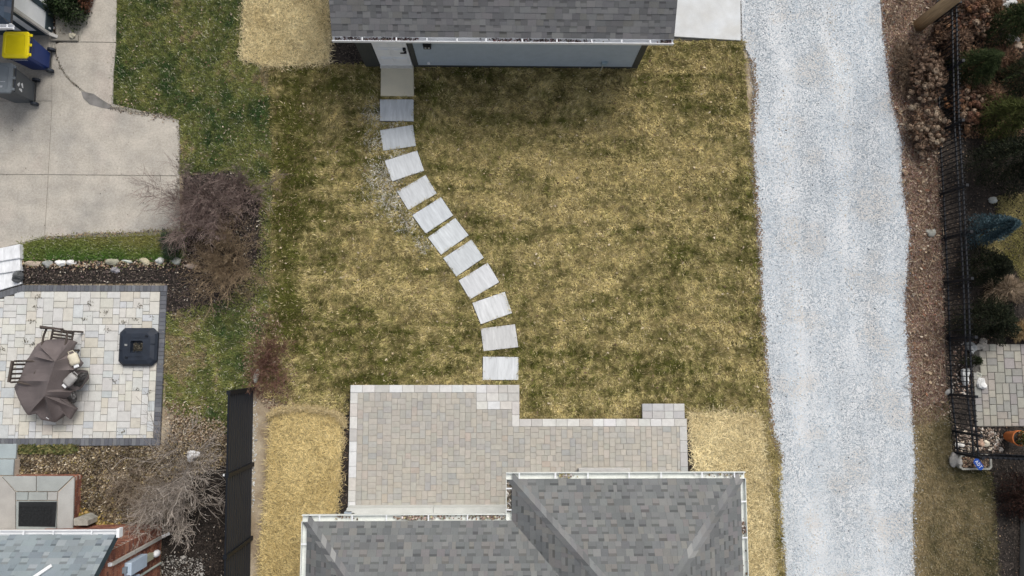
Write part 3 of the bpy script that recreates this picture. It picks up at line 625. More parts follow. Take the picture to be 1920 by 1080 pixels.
for k in range(n):
    l = lambda p, r, t: (p[0] + (r[0] - p[0]) * t, p[1] + (r[1] - p[1]) * t); g = .02
    m_ = MB(); m_.prism([l(a, b, (k + g) / n), l(a, b, (k + 1 - g) / n), l(a2, b2, (k + 1 - g) / n), l(a2, b2, (k + g) / n)], ZN - .06, ZN + .001, vary(random.choice(dp), .1), .004); bp.add(m_)
bp.build('border_paver', M['paver'], pat2, 300, 'border_field')
# lichen spots on the stone are wear of the stone
x, y = [], []
for a, b in ((67, 576), (65, 645), (170, 569), (262, 573), (202, 617), (198, 585), (60, 602), (230, 811), (257, 730), (233, 605), (255, 600), (284, 595), (160, 598), (48, 640), (5, 655), (70, 557), (215, 715), (280, 735)):
    w_ = P(a, b, ZN); n = RS.randint(10, 26); x += list(RS.normal(w_.x, .05, n)); y += list(RS.normal(w_.y, .04, n))
tag(chips('joint_moss', np.array(x), np.array(y), mixc((.05, .045, .035), (.20, .18, .13), RS.rand(len(x))), (.015, .04), z=ZN + .003, mat=M['tint'], tilt=.3), 'dark moss tufts and lichen on the pale patio pavers', 'moss', kind='stuff')

# ---- garden patio (right)
ZG = .05; q = lambda px, py: PX(px, py, ZG)
gl, gt = q(1822, 645); gr, gb = q(2060, 800)
pat3 = MB().prism([(gl, gb), (gr, gb), (gr, gt), (gl, gt)], -.04, ZG - .02).build('garden_patio', M['djoint'], kind='structure')
mod = .098; rng = random.Random(9); pc = Pieces(); nwp, nhp = int((gr - gl) / mod), int((gt - gb) / mod); pal3 = [(.30, .29, .25), (.27, .265, .24), (.33, .31, .26), (.28, .26, .25), (.31, .285, .25)]
for i, j, a, b in tiling(nwp, nhp, [((2, 2), 4), ((3, 2), 1.2), ((2, 3), 3), ((3, 3), 1), ((1, 2), .03), ((2, 1), .03)], rng):
    xa, yb = gl + i * mod, gt - j * mod
    ax, ay, _ = project((xa + a * mod / 2, yb - b * mod / 2, ZG))
    if ax < 1838 and ay < 725 and ay < 700 + (1838 - ax): 
        if ax < 1843 - (ay - 645) * .18: continue
    pc.add(pav(xa, xa + a * mod, yb - b * mod, yb, ZG, vary(rng.choice(pal3), .07, rng), .005, .01, rng=rng))
pc.build('paver', M['paver'], pat3, 300, 'paver_field')

# ---- stepping stones
ords = ['first', 'second', 'third', 'fourth', 'fifth', 'sixth', 'seventh', 'eighth', 'ninth', 'tenth', 'eleventh']
for k, s in enumerate(STEP):
    base = [(.58, .61, .63), (.57, .60, .62), (.63, .65, .66), (.66, .68, .69), (.65, .68, .70), (.65, .68, .69), (.67, .70, .71), (.70, .71, .72), (.71, .72, .72), (.67, .67, .66), (.70, .72, .73)][k]
    c = stepw[k]; cx, cy = sum(p[0] for p in c) / 4, sum(p[1] for p in c) / 4
    t = thing('stepping_stone', f'{ords[k]} pale grey stepping stone counted from the garage door pad', 'stepping stone', (cx, cy, 0), 'stepping stones curving across the lawn')
    rz = math.atan2(c[1][1] - c[0][1], c[1][0] - c[0][0]); cr, sr = math.cos(rz), math.sin(rz); t.rotation_euler = (0, 0, rz)
    loc_ = [(cx + (p[0] - cx) * cr + (p[1] - cy) * sr, cy - (p[0] - cx) * sr + (p[1] - cy) * cr) for p in c]
    MB().prism([(cx + (p[0] - cx) * 1.045, cy + (p[1] - cy) * 1.065) for p in loc_], -.02, .016, (.06, .048, .032)).build('soil_edge', M['tint'], t)
    MB().prism(loc_, .0, .05, tuple(q_ * (.78 + .07 * ((k * 7) % 3) / 2) for q_ in base), .006).build('slab', M['slab'], t)

# ================================================================== BUILDINGS
def clip_uv(poly, clip):
    """Sutherland-Hodgman, convex counter-clockwise clip polygon"""
    out = poly
    for i in range(len(clip)):
        a, b = clip[i], clip[(i + 1) % len(clip)]; inp, out = out, []
        if not inp: return []
        sd = lambda p: (b[0] - a[0]) * (p[1] - a[1]) - (b[1] - a[1]) * (p[0] - a[0])
        for k in range(len(inp)):
            p, r = inp[k], inp[(k + 1) % len(inp)]; sp, sr = sd(p), sd(r)
            if sp >= 0: out.append(p)
            if (sp >= 0) != (sr >= 0):
                t = sp / (sp - sr); out.append((p[0] + (r[0] - p[0]) * t, p[1] + (r[1] - p[1]) * t))
    return out
def roof_plane(pts):
    """pts: 3-D polygon, first edge is the eave, counter-clockwise from above -> frame and uv polygon"""
    pts = [Vector(p) for p in pts]; O = pts[0]; U = (pts[1] - O).normalized(); N = U.cross(pts[-1] - O).normalized()
    if N.z < 0: N = -N
    V = N.cross(U); return O, U, V, N, [((p - O).dot(U), (p - O).dot(V)) for p in pts]
def shingle_plane(pcs, pts, expo, pal, wts, rng, wid=(.10, .30), dark=.42, th=.007):
    O, U, V, N, uv = roof_plane(pts); us = [p[0] for p in uv]; vs = [p[1] for p in uv]
    v = 0.0; r = 0
    while v < max(vs):
        u = min(us) - rng.uniform(0, .2); prev = False
        while u < max(us):
            wd = rng.uniform(*wid); c = vary(rng.choices(pal, wts)[0], .05, rng); hi = rng.random() < .45; t = th if hi else th * .45
            mb = MB(); bands = [(v - .012, v + expo, c)]; was = prev
            if not prev and rng.random() < dark:
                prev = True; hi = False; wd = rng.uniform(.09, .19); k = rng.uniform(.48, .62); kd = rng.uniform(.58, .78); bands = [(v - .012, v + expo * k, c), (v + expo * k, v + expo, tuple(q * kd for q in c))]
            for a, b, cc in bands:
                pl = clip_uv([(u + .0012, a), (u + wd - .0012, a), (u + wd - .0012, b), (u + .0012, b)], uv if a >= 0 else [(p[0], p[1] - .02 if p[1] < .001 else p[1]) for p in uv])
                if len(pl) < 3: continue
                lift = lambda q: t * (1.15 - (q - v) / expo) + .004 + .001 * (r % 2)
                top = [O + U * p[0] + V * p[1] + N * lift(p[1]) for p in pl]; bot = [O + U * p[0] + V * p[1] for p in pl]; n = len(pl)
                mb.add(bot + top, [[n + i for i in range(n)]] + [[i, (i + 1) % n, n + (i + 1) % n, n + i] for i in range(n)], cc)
            if mb.v: pcs.add(mb)
            if was: prev = False
            u += wd
        v += expo; r += 1
def caps(pcs, a, b, n1, n2, pal, rng, step=.19, w_=.19, rev=False):
    """folded cap shingles up a hip or along a ridge; n1, n2: unit directions down each slope"""
    a, b = Vector(a), Vector(b); L = (b - a).length; d = (b - a).normalized(); k = 0; n1, n2 = Vector(n1).normalized(), Vector(n2).normalized()
    while k * step < L - .05:
        o = a + d * (k * step); e = a + d * min(L, k * step + step * 1.9); c = vary(rng.choice(pal), .13, rng); up = Vector((0, 0, .022)); u2 = Vector((0, 0, .012))
        vt = [o + up, o + n1 * w_ + up * .75, e + n1 * w_ + u2 * .6, e + u2, e + n2 * w_ + u2 * .6, o + n2 * w_ + up * .75]
        vb = [p - Vector((0, 0, .012)) for p in vt]
        mb = MB(); mb.add(vt + vb, [[0, 1, 2, 3], [3, 4, 5, 0], [0, 6, 7, 1], [0, 5, 11, 6], [1, 7, 8, 2], [4, 10, 11, 5]], [c, tuple(q * .97 for q in c), c, c, c, c]); pcs.add(mb); k += 1
def gutter(parent, a, b, out, m, hang, wd=.15, dp=.10, step=.9, name='gutter', first=.3):
    """open trough along a->b, out = horizontal unit vector away from the roof; a, b at the outer lip"""
    a, b, o = Vector(a), Vector(b), Vector(out); d = (b - a).normalized(); t = .006
    prof = [(0, 0), (0, -dp), (-wd, -dp), (-wd, 0.01), (-wd + t, 0.01), (-wd + t, -dp + t), (-t * 2.2, -dp + t), (-t * 2.2, 0)]
    vs = [p + o * x_ + Vector((0, 0, z_)) for p in (a, b) for x_, z_ in prof]; n = len(prof)
    f = [[i, (i + 1) % n, n + (i + 1) % n, n + i] for i in range(n)]
    f += [[0, 7, 6, 1], [1, 6, 5, 2], [2, 5, 4, 3]]; f += [[n + k for k in q[::-1]] for q in ([0, 7, 6, 1], [1, 6, 5, 2], [2, 5, 4, 3])]
    g = MB().add(vs, f).build(name, m, parent); L = (b - a).length; s = first
    while s < L - .05:
        MB().bar(a + d * s - o * .004 + Vector((0, 0, .004)), a + d * s - o * (wd - .002) + Vector((0, 0, .004)), .028, .012).build('hanger', hang, g); s += step * random.uniform(.85, 1.15)
    return g
def gdebris(parent, a, b, out, n, wd=.12, dp=.10, span=None, pal=None):
    a, b, o = np.array(a), np.array(b), np.array(out); t = RS.uniform(0, 1, n) if span is None else np.concatenate([RS.normal(c, s, int(n * w_)) for c, s, w_ in span])
    t = np.clip(t, .01, .99); k = RS.uniform(.25, .95, len(t)); p = a[None] + (b - a)[None] * t[:, None] - o[None] * (k * wd)[:, None]
    return tag(chips('gutter_debris', p[:, 0], p[:, 1], pick(pal or [(.10, .07, .05), (.22, .16, .11), (.05, .04, .03), (.5, .46, .42), (.14, .08, .06)], len(t)), (.03, .07), (.3, .7), z=p[:, 2] - dp + .012 + RS.uniform(0, .05, len(t)), mat=M['tint'], parent=parent), kind='stuff')

SHG = [(.135, .135, .138), (.155, .155, .155), (.118, .118, .12), (.172, .172, .17), (.142, .14, .133), (.16, .155, .157)]
SHW = [5, 5, 3, 2, 2, 1]

# ---- main house (bottom)
ZE = 3.1; PIT = .64
q = lambda px, py: P(px, py, ZE)
ha, hc, hb, hd, hl = q(961, 898).x, q(1150, 898.5).y, q(1387, 900).x, q(760, 978).y, q(577, 985).x
wv = (hb - ha) / 2; mid = (ha + hb) / 2; HS = hc - wv - 6.5
t = thing('house', 'house with grey shingled hip roof and white gutters at bottom centre', 'house', ((ha + hb) / 2, hc - 3, 0))
inset = .42
wl = MB()
wl.prism([(ha + inset, HS + .5), (hb - inset, HS + .5), (hb - inset, hc - inset), (ha + inset, hc - inset)], 0, ZE - .05)
wl.prism([(hl + inset, hd - 2 * wv + inset), (ha + inset - .003, hd - 2 * wv + inset), (ha + inset - .003, hd - inset), (hl + inset, hd - inset)], 0, ZE - .05)
wall = wl.build('wall', M['housewall'], t)
for cx in (hl + 1.6, hl + 3.4):
    wn = MB().box((cx, hd - inset + .02, 1.6), (.95, .05, 1.2)).build('window', M['white'], t); MB().box((cx, hd - inset + .05, 1.6), (.8, .03, 1.05)).build('pane', M['glass'], wn)
dr = MB().box((q(1130, 900).x, hc - inset + .02, 1.25), (1.75, .05, 2.05)).build('patio_door', M['white'], t)
for s in (-.42, .42): MB().box((q(1130, 900).x + s, hc - inset + .05, 1.25), (.72, .03, 1.85)).build('pane', M['glass'], dr)
z = lambda run: ZE + PIT * run
yb_ = HS
NW = (ha, hc, ZE); NE = (hb, hc, ZE); AP = (mid, hc - wv, z(wv)); RS_ = (mid, yb_, z(wv)); IN = (ha, hd, ZE); VT = (mid, hd - wv, z(wv)); LW_ = (hl, hd, ZE); LA = (hl + wv, hd - wv, z(wv)); LB = (hl, hd - 2 * wv, ZE)
planes = [[NE, NW, AP], [(hb, yb_, ZE), NE, AP, RS_], [NW, IN, VT, AP], [IN, LW_, LA, VT], [LW_, LB, LA]]
rf = MB()
for p in planes: rf.add([Vector(k) - Vector((0, 0, .004)) for k in p], [list(range(len(p)))])
rf.add([LB, (ha, hd - 2 * wv, ZE), (ha, hd - 2 * wv, ZE), VT, LA], [[0, 1, 3, 4]]); rf.add([VT, RS_, (ha, yb_, ZE), (ha, hd - 2 * wv, ZE)], [[0, 3, 2, 1]])
sof = [(ha, hc), (hb, hc), (hb, yb_), (ha, yb_), (ha, hd - 2 * wv), (hl, hd - 2 * wv), (hl, hd), (ha, hd)]
roof = rf.build('roof', M['felt'], t)
MB().prism(sof, ZE - .14, ZE - .012).build('fascia', M['white'], t)
rng = random.Random(21); pcs = Pieces()
SHM = [(.15, .156, .156), (.165, .17, .167), (.132, .137, .138), (.188, .19, .184), (.178, .173, .165), (.172, .166, .166), (.186, .184, .172)]
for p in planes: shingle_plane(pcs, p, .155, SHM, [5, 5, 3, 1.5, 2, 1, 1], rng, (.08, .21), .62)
pcs.build('shingle', M['shingle'], roof, 300, 'shingle_field')
cp = Pieces(); g_ = math.hypot(1, PIT)
dn = {'N': (0, 1, -PIT), 'S': (0, -1, -PIT), 'E': (1, 0, -PIT), 'W': (-1, 0, -PIT)}
CP = [(.165, .17, .172), (.195, .20, .20), (.145, .15, .15), (.245, .245, .24), (.18, .18, .177), (.158, .16, .162)]
caps(cp, NW, AP, dn['N'], dn['W'], CP, rng); caps(cp, NE, AP, dn['N'], dn['E'], CP, rng); caps(cp, LW_, LA, dn['N'], dn['W'], CP, rng); caps(cp, AP, RS_, dn['E'], dn['W'], CP, rng); caps(cp, LA, VT, dn['N'], dn['S'], CP, rng)
cp.build('ridge_cap', M['shingle'], roof, 300)
zg = ZE - .015; gx = .147
gutter(t, (ha - gx, hc + gx, zg), (hb + gx, hc + gx, zg), (0, 1, 0), M['gutter'], M['white'], step=.82)
gutter(t, (hb + gx, hc + gx - .152, zg), (hb + gx, yb_, zg), (1, 0, 0), M['gutter'], M['white'], step=.8, first=.5)
gutter(t, (ha - gx, hd + gx - .152, zg), (ha - gx, hc + gx - .152, zg), (-1, 0, 0), M['gutter'], M['white'], step=.42, first=.25)
gutter(t, (hl - gx, hd + gx, zg), (ha - gx, hd + gx, zg), (0, 1, 0), M['gutter'], M['white'], step=.85, first=.4)
gutter(t, (hl - gx, hd - 2 * wv, zg), (hl - gx, hd + gx - .152, zg), (-1, 0, 0), M['gutter'], M['white'], step=.9)
gdebris(t, (hl - gx, hd + gx, zg), (ha - gx, hd + gx, zg), (0, 1, 0), 330, span=((.535, .03, .45), (.63, .05, .1), (.92, .05, .3), (.75, .08, .1), (.22, .03, .05)), pal=[(.25, .17, .12), (.5, .45, .42), (.12, .09, .07), (.35, .33, .2), (.4, .3, .25)])
gdebris(t, (ha - gx, hc + gx, zg), (hb + gx, hc + gx, zg), (0, 1, 0), 150, span=((.25, .015, .7), (.9, .05, .3)), pal=[(.5, .46, .44), (.6, .58, .56), (.2, .15, .1), (.3, .27, .14)])
gdebris(t, (ha - gx, hc - .05, zg), (ha - gx, hd + .2, zg), (-1, 0, 0), 260, pal=[(.14, .11, .08), (.26, .22, .15), (.55, .52, .48), (.07, .06, .05)])
gdebris(t, (hb + gx, hc, zg), (hb + gx, hc - 3, zg), (1, 0, 0), 60, span=((.38, .04, .8), (.7, .1, .2)))
# long pale sill of the porch under the left eave
ld = PX(650, 953, .5); le = PX(946, 969, .5)
sill = MB()
sill.prism([(ld[0] + .13, ld[1] - .55), (PX(812, 953, .5)[0], ld[1] - .55), (PX(812, 953, .5)[0], ld[1]), (ld[0], ld[1]), (ld[0], ld[1] - .08), (ld[0] + .13, ld[1] - .08)], 0, .5, ch=0)
sill.prism([(PX(812, 953, .5)[0] + .01, ld[1] - .55), (le[0] + .3, ld[1] - .55), (le[0] + .3, ld[1]), (PX(812, 953, .5)[0] + .01, ld[1])], 0, .5, ch=0)
sill.build('porch_ledge', mat('ledge_concrete', (.56, .57, .54), ((5, .06), (50, .06)), .8), t)
MB().box((*PX(655, 966, .5), .25), (.28, .14, .5), ch=.01).build('porch_post', M['siding'], t)

# ---- garage (top)
ZQ = 2.5; PQ = .5; q = lambda px, py, z_=ZQ: P(px, py, z_)
gx0, gx1 = q(622, 74).x, q(1264, 80).x; gy = q(940, 70).y; RUN = 3.4
wx0, wx1, wy = P(688, 120).x, P(1192, 128).x, P(940, 125).y
t = thing('garage', 'grey garage with white door and shingled roof above the lawn', 'garage', ((wx0 + wx1) / 2, wy + 3, 0))
DX0, DX1 = P(714, 114).x, P(775, 114).x
MB().prism([(wx0, wy + .02), (wx1, wy + .02), (wx1, wy + 6.2), (wx0, wy + 6.2)], -.02, ZQ + .05).build('wall', M['trimdk'], t)
for k in range(15):                                   # lap siding, each board proud at its foot
    z0 = .14 + k * .155; x0_, x1_ = DX1 + .16, wx1 - .14
    MB().add([(x0_, wy - .034, z0), (x1_, wy - .034, z0), (x1_, wy - .008, z0 + .155), (x0_, wy - .008, z0 + .155), (x0_, wy + .02, z0), (x1_, wy + .02, z0), (x1_, wy + .02, z0 + .155), (x0_, wy + .02, z0 + .155)],
             [[0, 1, 2, 3], [4, 5, 1, 0], [5, 6, 2, 1], [7, 4, 0, 3]]).build('siding_board', M['siding'], t)
for a, b in ((wx1 - .14, wx1 + .03), (DX1 + .02, DX1 + .16), (wx0 - .03, DX0 - .02)):
    MB().box(((a + b) / 2, wy - .015, 1.25), (b - a, .045, 2.55)).build('trim_board', M['trimdk'], t)
MB().box(((DX1 + .16 + wx1 - .14) / 2, wy - .012, .07), (wx1 - .14 - DX1 - .16, .05, .14)).build('skirt_board', M['trimdk'], t)
MB().box(((DX0 + DX1) / 2, wy - .01, 2.28), (DX1 - DX0 + .04, .05, .4)).build('head_trim', M['trimdk'], t)
dcx, dw = (DX0 + DX1) / 2, DX1 - DX0
door = MB().box((dcx, wy - .008, 1.08), (dw - .02, .05, 2.0)).build('door', M['door'], t)
for zz, hh in ((.42, .32), (.95, .42), (1.52, .42)):
    for s in (-1, 1): MB().box((dcx + s * dw * .22, wy - .045, zz), (dw * .33, .03, hh), ch=.0).build('panel', M['door'], door)
for zz in (.64, 1.24, 1.78): MB().box((dcx, wy - .036, zz), (dw * .8, .034, .02)).build('rail_line', M['white'], door)
hx = DX1 - .09
MB().box((hx, wy - .06, 1.02), (.07, .06, .07), ch=.01).bar((hx, wy - .09, 1.02), (hx - .13, wy - .09, 1.02), .02, .03).build('handle', M['black'], door)
MB().box((hx, wy - .06, 1.2), (.075, .06, .12), ch=.01).build('lock', M['black'], door)
MB().box((dcx, wy - .05, .085), (dw, .12, .05), ch=.008).build('threshold', mat('threshold_metal', (.55, .54, .5), ((10, .1),), .5), t)
lp = P(800, 87, 1.55); lx_ = P(801, 85, 1.5).x
lampb = MB().box((lx_, wy - .08, 1.55), (.20, .15, .26), ch=.015).build('wall_lamp', M['black'], t)
for s in (-.045, .045): MB().box((lx_ + s, wy - .157, 1.50), (.05, .012, .05)).build('lens', mat('lamp_lens', (.5, .5, .5), (), .3), lampb)
vx = P(804, 113, .3).x
MB().tube([(vx, wy - .02, .30), (vx, wy - .07, .30)], .045, 12).build('hose_outlet', M['white'], t)
ox = P(1133, 112, .42).x
MB().box((ox, wy - .06, .42), (.16, .09, .13), ch=.012).build('outlet_box', mat('outlet_grey', (.30, .38, .42), ((8, .05),), .5), t)
MB().tube([(ox - .01, wy - .05, .36), (ox - .02, wy - .07, .2), (ox - .05, wy - .12, .03)], .014, 6).build('cable', mat('cable_beige', (.5, .46, .36), (), .6), t)
# roof
E0, E1 = (gx0, gy, ZQ), (gx1, gy, ZQ); R0, R1 = (gx0, gy + RUN, ZQ + PQ * RUN), (gx1, gy + RUN, ZQ + PQ * RUN)
B0, B1 = (gx0, gy + 2 * RUN, ZQ), (gx1, gy + 2 * RUN, ZQ); dz = Vector((0, 0, -.004))
roof = MB().add([Vector(p) + dz for p in (E0, E1, R1, R0, B0, B1)], [[0, 1, 2, 3], [3, 2, 5, 4]]).build('roof', M['felt'], t)
MB().add([Vector(p) + Vector((0, 0, -.006)) for p in (E0, E1, R1, R0, B0, B1)] + [Vector(p) + Vector((0, 0, -.16)) for p in (E0, E1, R1, R0, B0, B1)],
         [[0, 6, 7, 1], [1, 7, 8, 2], [2, 8, 11, 5], [5, 11, 10, 4], [4, 10, 9, 3], [3, 9, 6, 0], [6, 9, 8, 7], [9, 10, 11, 8]]).build('fascia', M['trimdk'], t)
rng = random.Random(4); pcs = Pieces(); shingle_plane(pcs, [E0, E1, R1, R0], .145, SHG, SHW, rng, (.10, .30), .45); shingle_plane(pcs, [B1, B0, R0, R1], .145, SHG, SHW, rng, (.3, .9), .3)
pcs.build('shingle', M['shingle'], roof, 300, 'shingle_field')
ga, gb_ = (gx0 - .005, gy - .115, ZQ - .02), (gx1 + .005, gy - .115, ZQ - .02)
gutter(t, ga, gb_, (0, -1, 0), M['white'], M['white'], step=.8, first=.75, wd=.12)
gdebris(t, ga, gb_, (0, -1, 0), 420, span=((.04, .03, .12), (.12, .04, .15), (.2, .03, .15), (.5, .03, .15), (.62, .05, .2), (.68, .05, .13), (.98, .012, .1)), pal=[(.09, .05, .055), (.16, .08, .085), (.05, .035, .035), (.12, .1, .08)])

# ---- neighbour's brick house (bottom left)
wxr, wyn = P(303, 1000).x, P(200, 984).y; ZB = 2.65; PB = 1.15
q = lambda px, py: P(px, py, ZB)
rxr, ryn = q(217, 1000).x, q(100, 1003).y
t = thing('brick_house', 'red brick house with blue-grey shingled roof and white gutter', 'house', (wxr - 2, wyn - 2, 0))
XW = wxr - 6; GR = 3.2
gab = [(wyn, 0), (wyn, ZB), (wyn - GR, ZB + PB * (GR - .1)), (wyn - 2 * GR, ZB), (wyn - 2 * GR, 0)]
v = [(wxr, a, b) for a, b in gab] + [(XW, a, b) for a, b in gab]
wall = MB().add(v, [[4, 3, 2, 1, 0], [5, 6, 7, 8, 9], [0, 1, 6, 5], [1, 2, 7, 6], [2, 3, 8, 7], [3, 4, 9, 8]]).build('wall', M['mortar'], t)
bpal = [(.27, .11, .07), (.32, .14, .09), (.22, .09, .065), (.36, .17, .11), (.19, .085, .065), (.29, .13, .09)]
rng = random.Random(8); pcs = Pieces(); bh, bl = .068, .205
for r in range(48):                                  # gable wall facing the lawn
    zb = .02 + r * (bh + .014); top = zb + bh
    ymin = wyn - GR * 2 if top < ZB else wyn - GR - (GR - (top - ZB) / PB); ymax = wyn if top < ZB else wyn - (top - ZB) / PB - .05
    yy = ymax - (.1 if r % 2 else 0); ymin = max(ymin, wyn - 2.9)
    if yy < ymax - .01: 
        mb = MB(); mb.box((wxr + .003, (ymax + yy + .011) / 2, zb + bh / 2), (.03, ymax - yy - .011, bh), tint=vary(rng.choice(bpal), .12, rng)); pcs.add(mb)
    while yy > ymin:
        e = max(yy - bl, ymin); mb = MB(); mb.box((wxr + .003 + rng.uniform(-.002, .003), (yy + e) / 2, zb + bh / 2), (.03, yy - e, bh), tint=vary(rng.choice(bpal), .12, rng)); pcs.add(mb); yy = e - .016
for r in range(33):                                  # wall facing the patio
    zb = .02 + r * (bh + .014); xx = wxr - .02 - (.1 if r % 2 else 0)
    while xx > wxr - 2.6:
        mb = MB(); mb.box((xx - bl / 2, wyn + .003 + rng.uniform(-.002, .003), zb + bh / 2), (bl, .03, bh), tint=vary(rng.choice(bpal), .12, rng)); pcs.add(mb); xx -= bl + .016
pcs.build('brick', M['brick'], wall, 300, 'brick_field')
E0, E1 = (rxr, ryn, ZB), (XW, ryn, ZB); RU = ryn - (wyn - GR); R0, R1 = (rxr, ryn - RU, ZB + PB * RU), (XW, ryn - RU, ZB + PB * RU); B0, B1 = (rxr, ryn - 2 * RU, ZB), (XW, ryn - 2 * RU, ZB)
roof = MB().add([Vector(p) + dz for p in (E1, E0, R0, R1, B0, B1)], [[1, 0, 3, 2], [2, 3, 5, 4]]).build('roof', M['felt'], t)
MB().add([Vector(p) + Vector((0, 0, -.008)) for p in (E0, R0, B0)] + [Vector(p) + Vector((0, 0, -.24)) for p in (E0, R0, B0)] + [Vector(p) + Vector((-.16, 0, -.24)) for p in (E0, R0, B0)],
         [[0, 3, 4, 1], [1, 4, 5, 2], [3, 6, 7, 4], [4, 7, 8, 5]]).build('barge_board', M['timber'], t)
SHB = [(.20, .235, .255), (.235, .27, .285), (.18, .21, .23), (.26, .29, .30), (.21, .24, .25)]
rng = random.Random(14); pcs = Pieces(); shingle_plane(pcs, [E0, E1, R1, R0], .15, SHB, [5, 4, 3, 2, 2], rng, (.12, .34), .6); shingle_plane(pcs, [B1, B0, R0, R1], .15, SHB, [5, 4, 3, 2, 2], rng, (.4, .9), .3)
pcs.build('shingle', M['shingle'], roof, 300, 'shingle_field')
ga, gb_ = (rxr + .06, ryn + .10, ZB - .0), (XW, ryn + .10, ZB - .0)
gutter(t, ga, gb_, (0, 1, 0), M['white'], M['white'], step=.75, first=.6, wd=.10, dp=.09)
MB().box((rxr + .05, ryn + .03, ZB - .06), (.07, .2, .16), ch=.01).build('gutter_end', M['white'], t)
# downspout, meter boxes, pipes on the gable wall
ds = mat('downspout_paint', (.50, .48, .44), ((6, .08),), .6); dsy = P(300, 1003).y
g = MB().bar((wxr + .07, dsy - .02, .18), (wxr + .07, dsy - .02, 2.45), .075, .065, up=(1, 0, 0)).build('downspout', ds, t)
MB().bar((wxr + .07, dsy - .02, .16), (wxr + .24, dsy + .06, .06), .075, .065).build('spout_end', M['white'], g)
MB().bar((wxr + .06, dsy - .02, 2.45), (wxr - .12, dsy + .02, 2.62), .075, .065).build('spout_elbow', M['white'], g)
my = P(303, 1027).y
mx = MB().box((wxr + .10, my, 1.45), (.17, .30, .75), ch=.02).build('meter_box', M['palebox'], t); MB().box((wxr + .06, my, 1.86), (.1, .14, .08)).build('vent_louvre', mat('louvre', (.2, .24, .28), (), .6), mx)
MB().box((wxr + .07, my - .02, .82), (.12, .16, .36), ch=.01).build('junction_box', M['beigebox'], t)
MB().blob((wxr + .12, my - .01, .48), (.09, .09, .14), 3, amp=.05).build('gas_meter', M['white'], t, True)
MB().tube([(wxr + .06, my - .36, .1), (wxr + .06, my - .36, 1.35)], .03, 8).build('conduit', mat('conduit_paint', (.5, .55, .5), (), .6), t)
MB().box((wxr + .09, my - .36, 1.55), (.14, .22, .4), ch=.015).build('meter_box', M['palebox'], t)
pp = P(97, 1060, 3.5)
def onroof(px, py, off):
    zz = 3.3
    for _ in range(12): p = P(px, py, zz); zz = ZB + PB * (ryn - p.y) + off
    return P(px, py, zz)
MB().tube([onroof(97, 1060, .06), onroof(85, 1068, .06), onroof(60, 1085, .08), onroof(30, 1110, .08)], .04, 8).build('roof_pipe', M['white'], t, True)

# ---- stoop with brick sides, bluestone treads and slabs
ZS = .42; q = lambda px, py, z_=ZS: PX(px, py, z_)
sx1, sy1 = q(138, 893); sx0 = q(-130, 893)[0]; sy0 = wyn + .02
t = thing('stoop', 'brick stoop paved with grey stone slabs beside the brick house', 'stoop', (sx1 - 1, (sy0 + sy1) / 2, 0))
base = MB().prism([(sx0, sy0), (sx1 - .03, sy0), (sx1 - .03, sy1 - .03), (sx0, sy1 - .03)], 0, ZS - .045).build('base', M['mortar'], t)
rng = random.Random(2)
for r in range(5):
    zb = .005 + r * .073; yy = sy1 - .03 - (.1 if r % 2 else 0)
    while yy > sy0:
        e = max(yy - bl, sy0); MB().box((sx1 - .028, (yy + e) / 2, zb + .034), (.03, yy - e, .066), tint=vary(rng.choice(bpal), .1, rng)).build('brick', M['brick'], base); yy = e - .016
    xx = sx1 - .035 - (.1 if r % 2 else 0)
    while xx > q(25, 893)[0]:
        MB().box((xx - bl / 2, sy1 - .028, zb + .034), (bl, .03, .066), tint=vary(rng.choice(bpal), .1, rng)).build('brick', M['brick'], base); xx -= bl + .016
bs = [(.33, .355, .345), (.36, .375, .36), (.30, .33, .325), (.38, .385, .37)]
def st(pts, c, zt=ZS): MB().prism([q(*p, zt) for p in pts], zt - .045, zt, c, .004).build('stone_slab', M['bluestone'], t)
st([(4, 893), (67, 893), (67, 921), (30, 921)], bs[1]); st([(69, 893), (137, 893), (108, 921), (69, 921)], bs[0])
st([(-90, 893), (2, 894), (28, 923), (28, 992), (-90, 992)], (.37, .36, .34)); st([(139, 895), (136, 992), (107, 992), (109, 924)], bs[3])
st([(30, 923), (52, 923), (51, 938), (30, 938)], bs[2]); st([(54, 923), (88, 923), (87, 938), (53, 938)], bs[0]); st([(90, 923), (107, 923), (106, 938), (89, 938)], bs[3]); st([(30, 940), (106, 940), (105, 992), (30, 992)], bs[2])
MB().prism([q(139, 972, .48), q(152, 968, .48), q(165, 976, .48), q(165, 985, .48), q(139, 985, .48)], 0, .5).build('wall_pier', M['trough'], t)
# treads leading down to the patio
for (a, b, y0_, y1_, zt) in ((-130, 24, 862, 891, .30), (-130, 29, 833, 860, .18)):
    x0_, ya = q(a, y0_, zt); x1_, yb2 = q(b, y1_, zt)
    MB().prism([(x0_, yb2 - .04), (x1_ - .02, yb2 - .04), (x1_ - .02, ya - .02), (x0_, ya - .02)], 0, zt - .045).build('riser', M['mortar'], t)
    MB().prism([(x0_, yb2), (x1_, yb2), (x1_, ya), (x0_, ya)], zt - .045, zt, (.33, .38, .39), .005).build('tread', M['bluestone'], t)
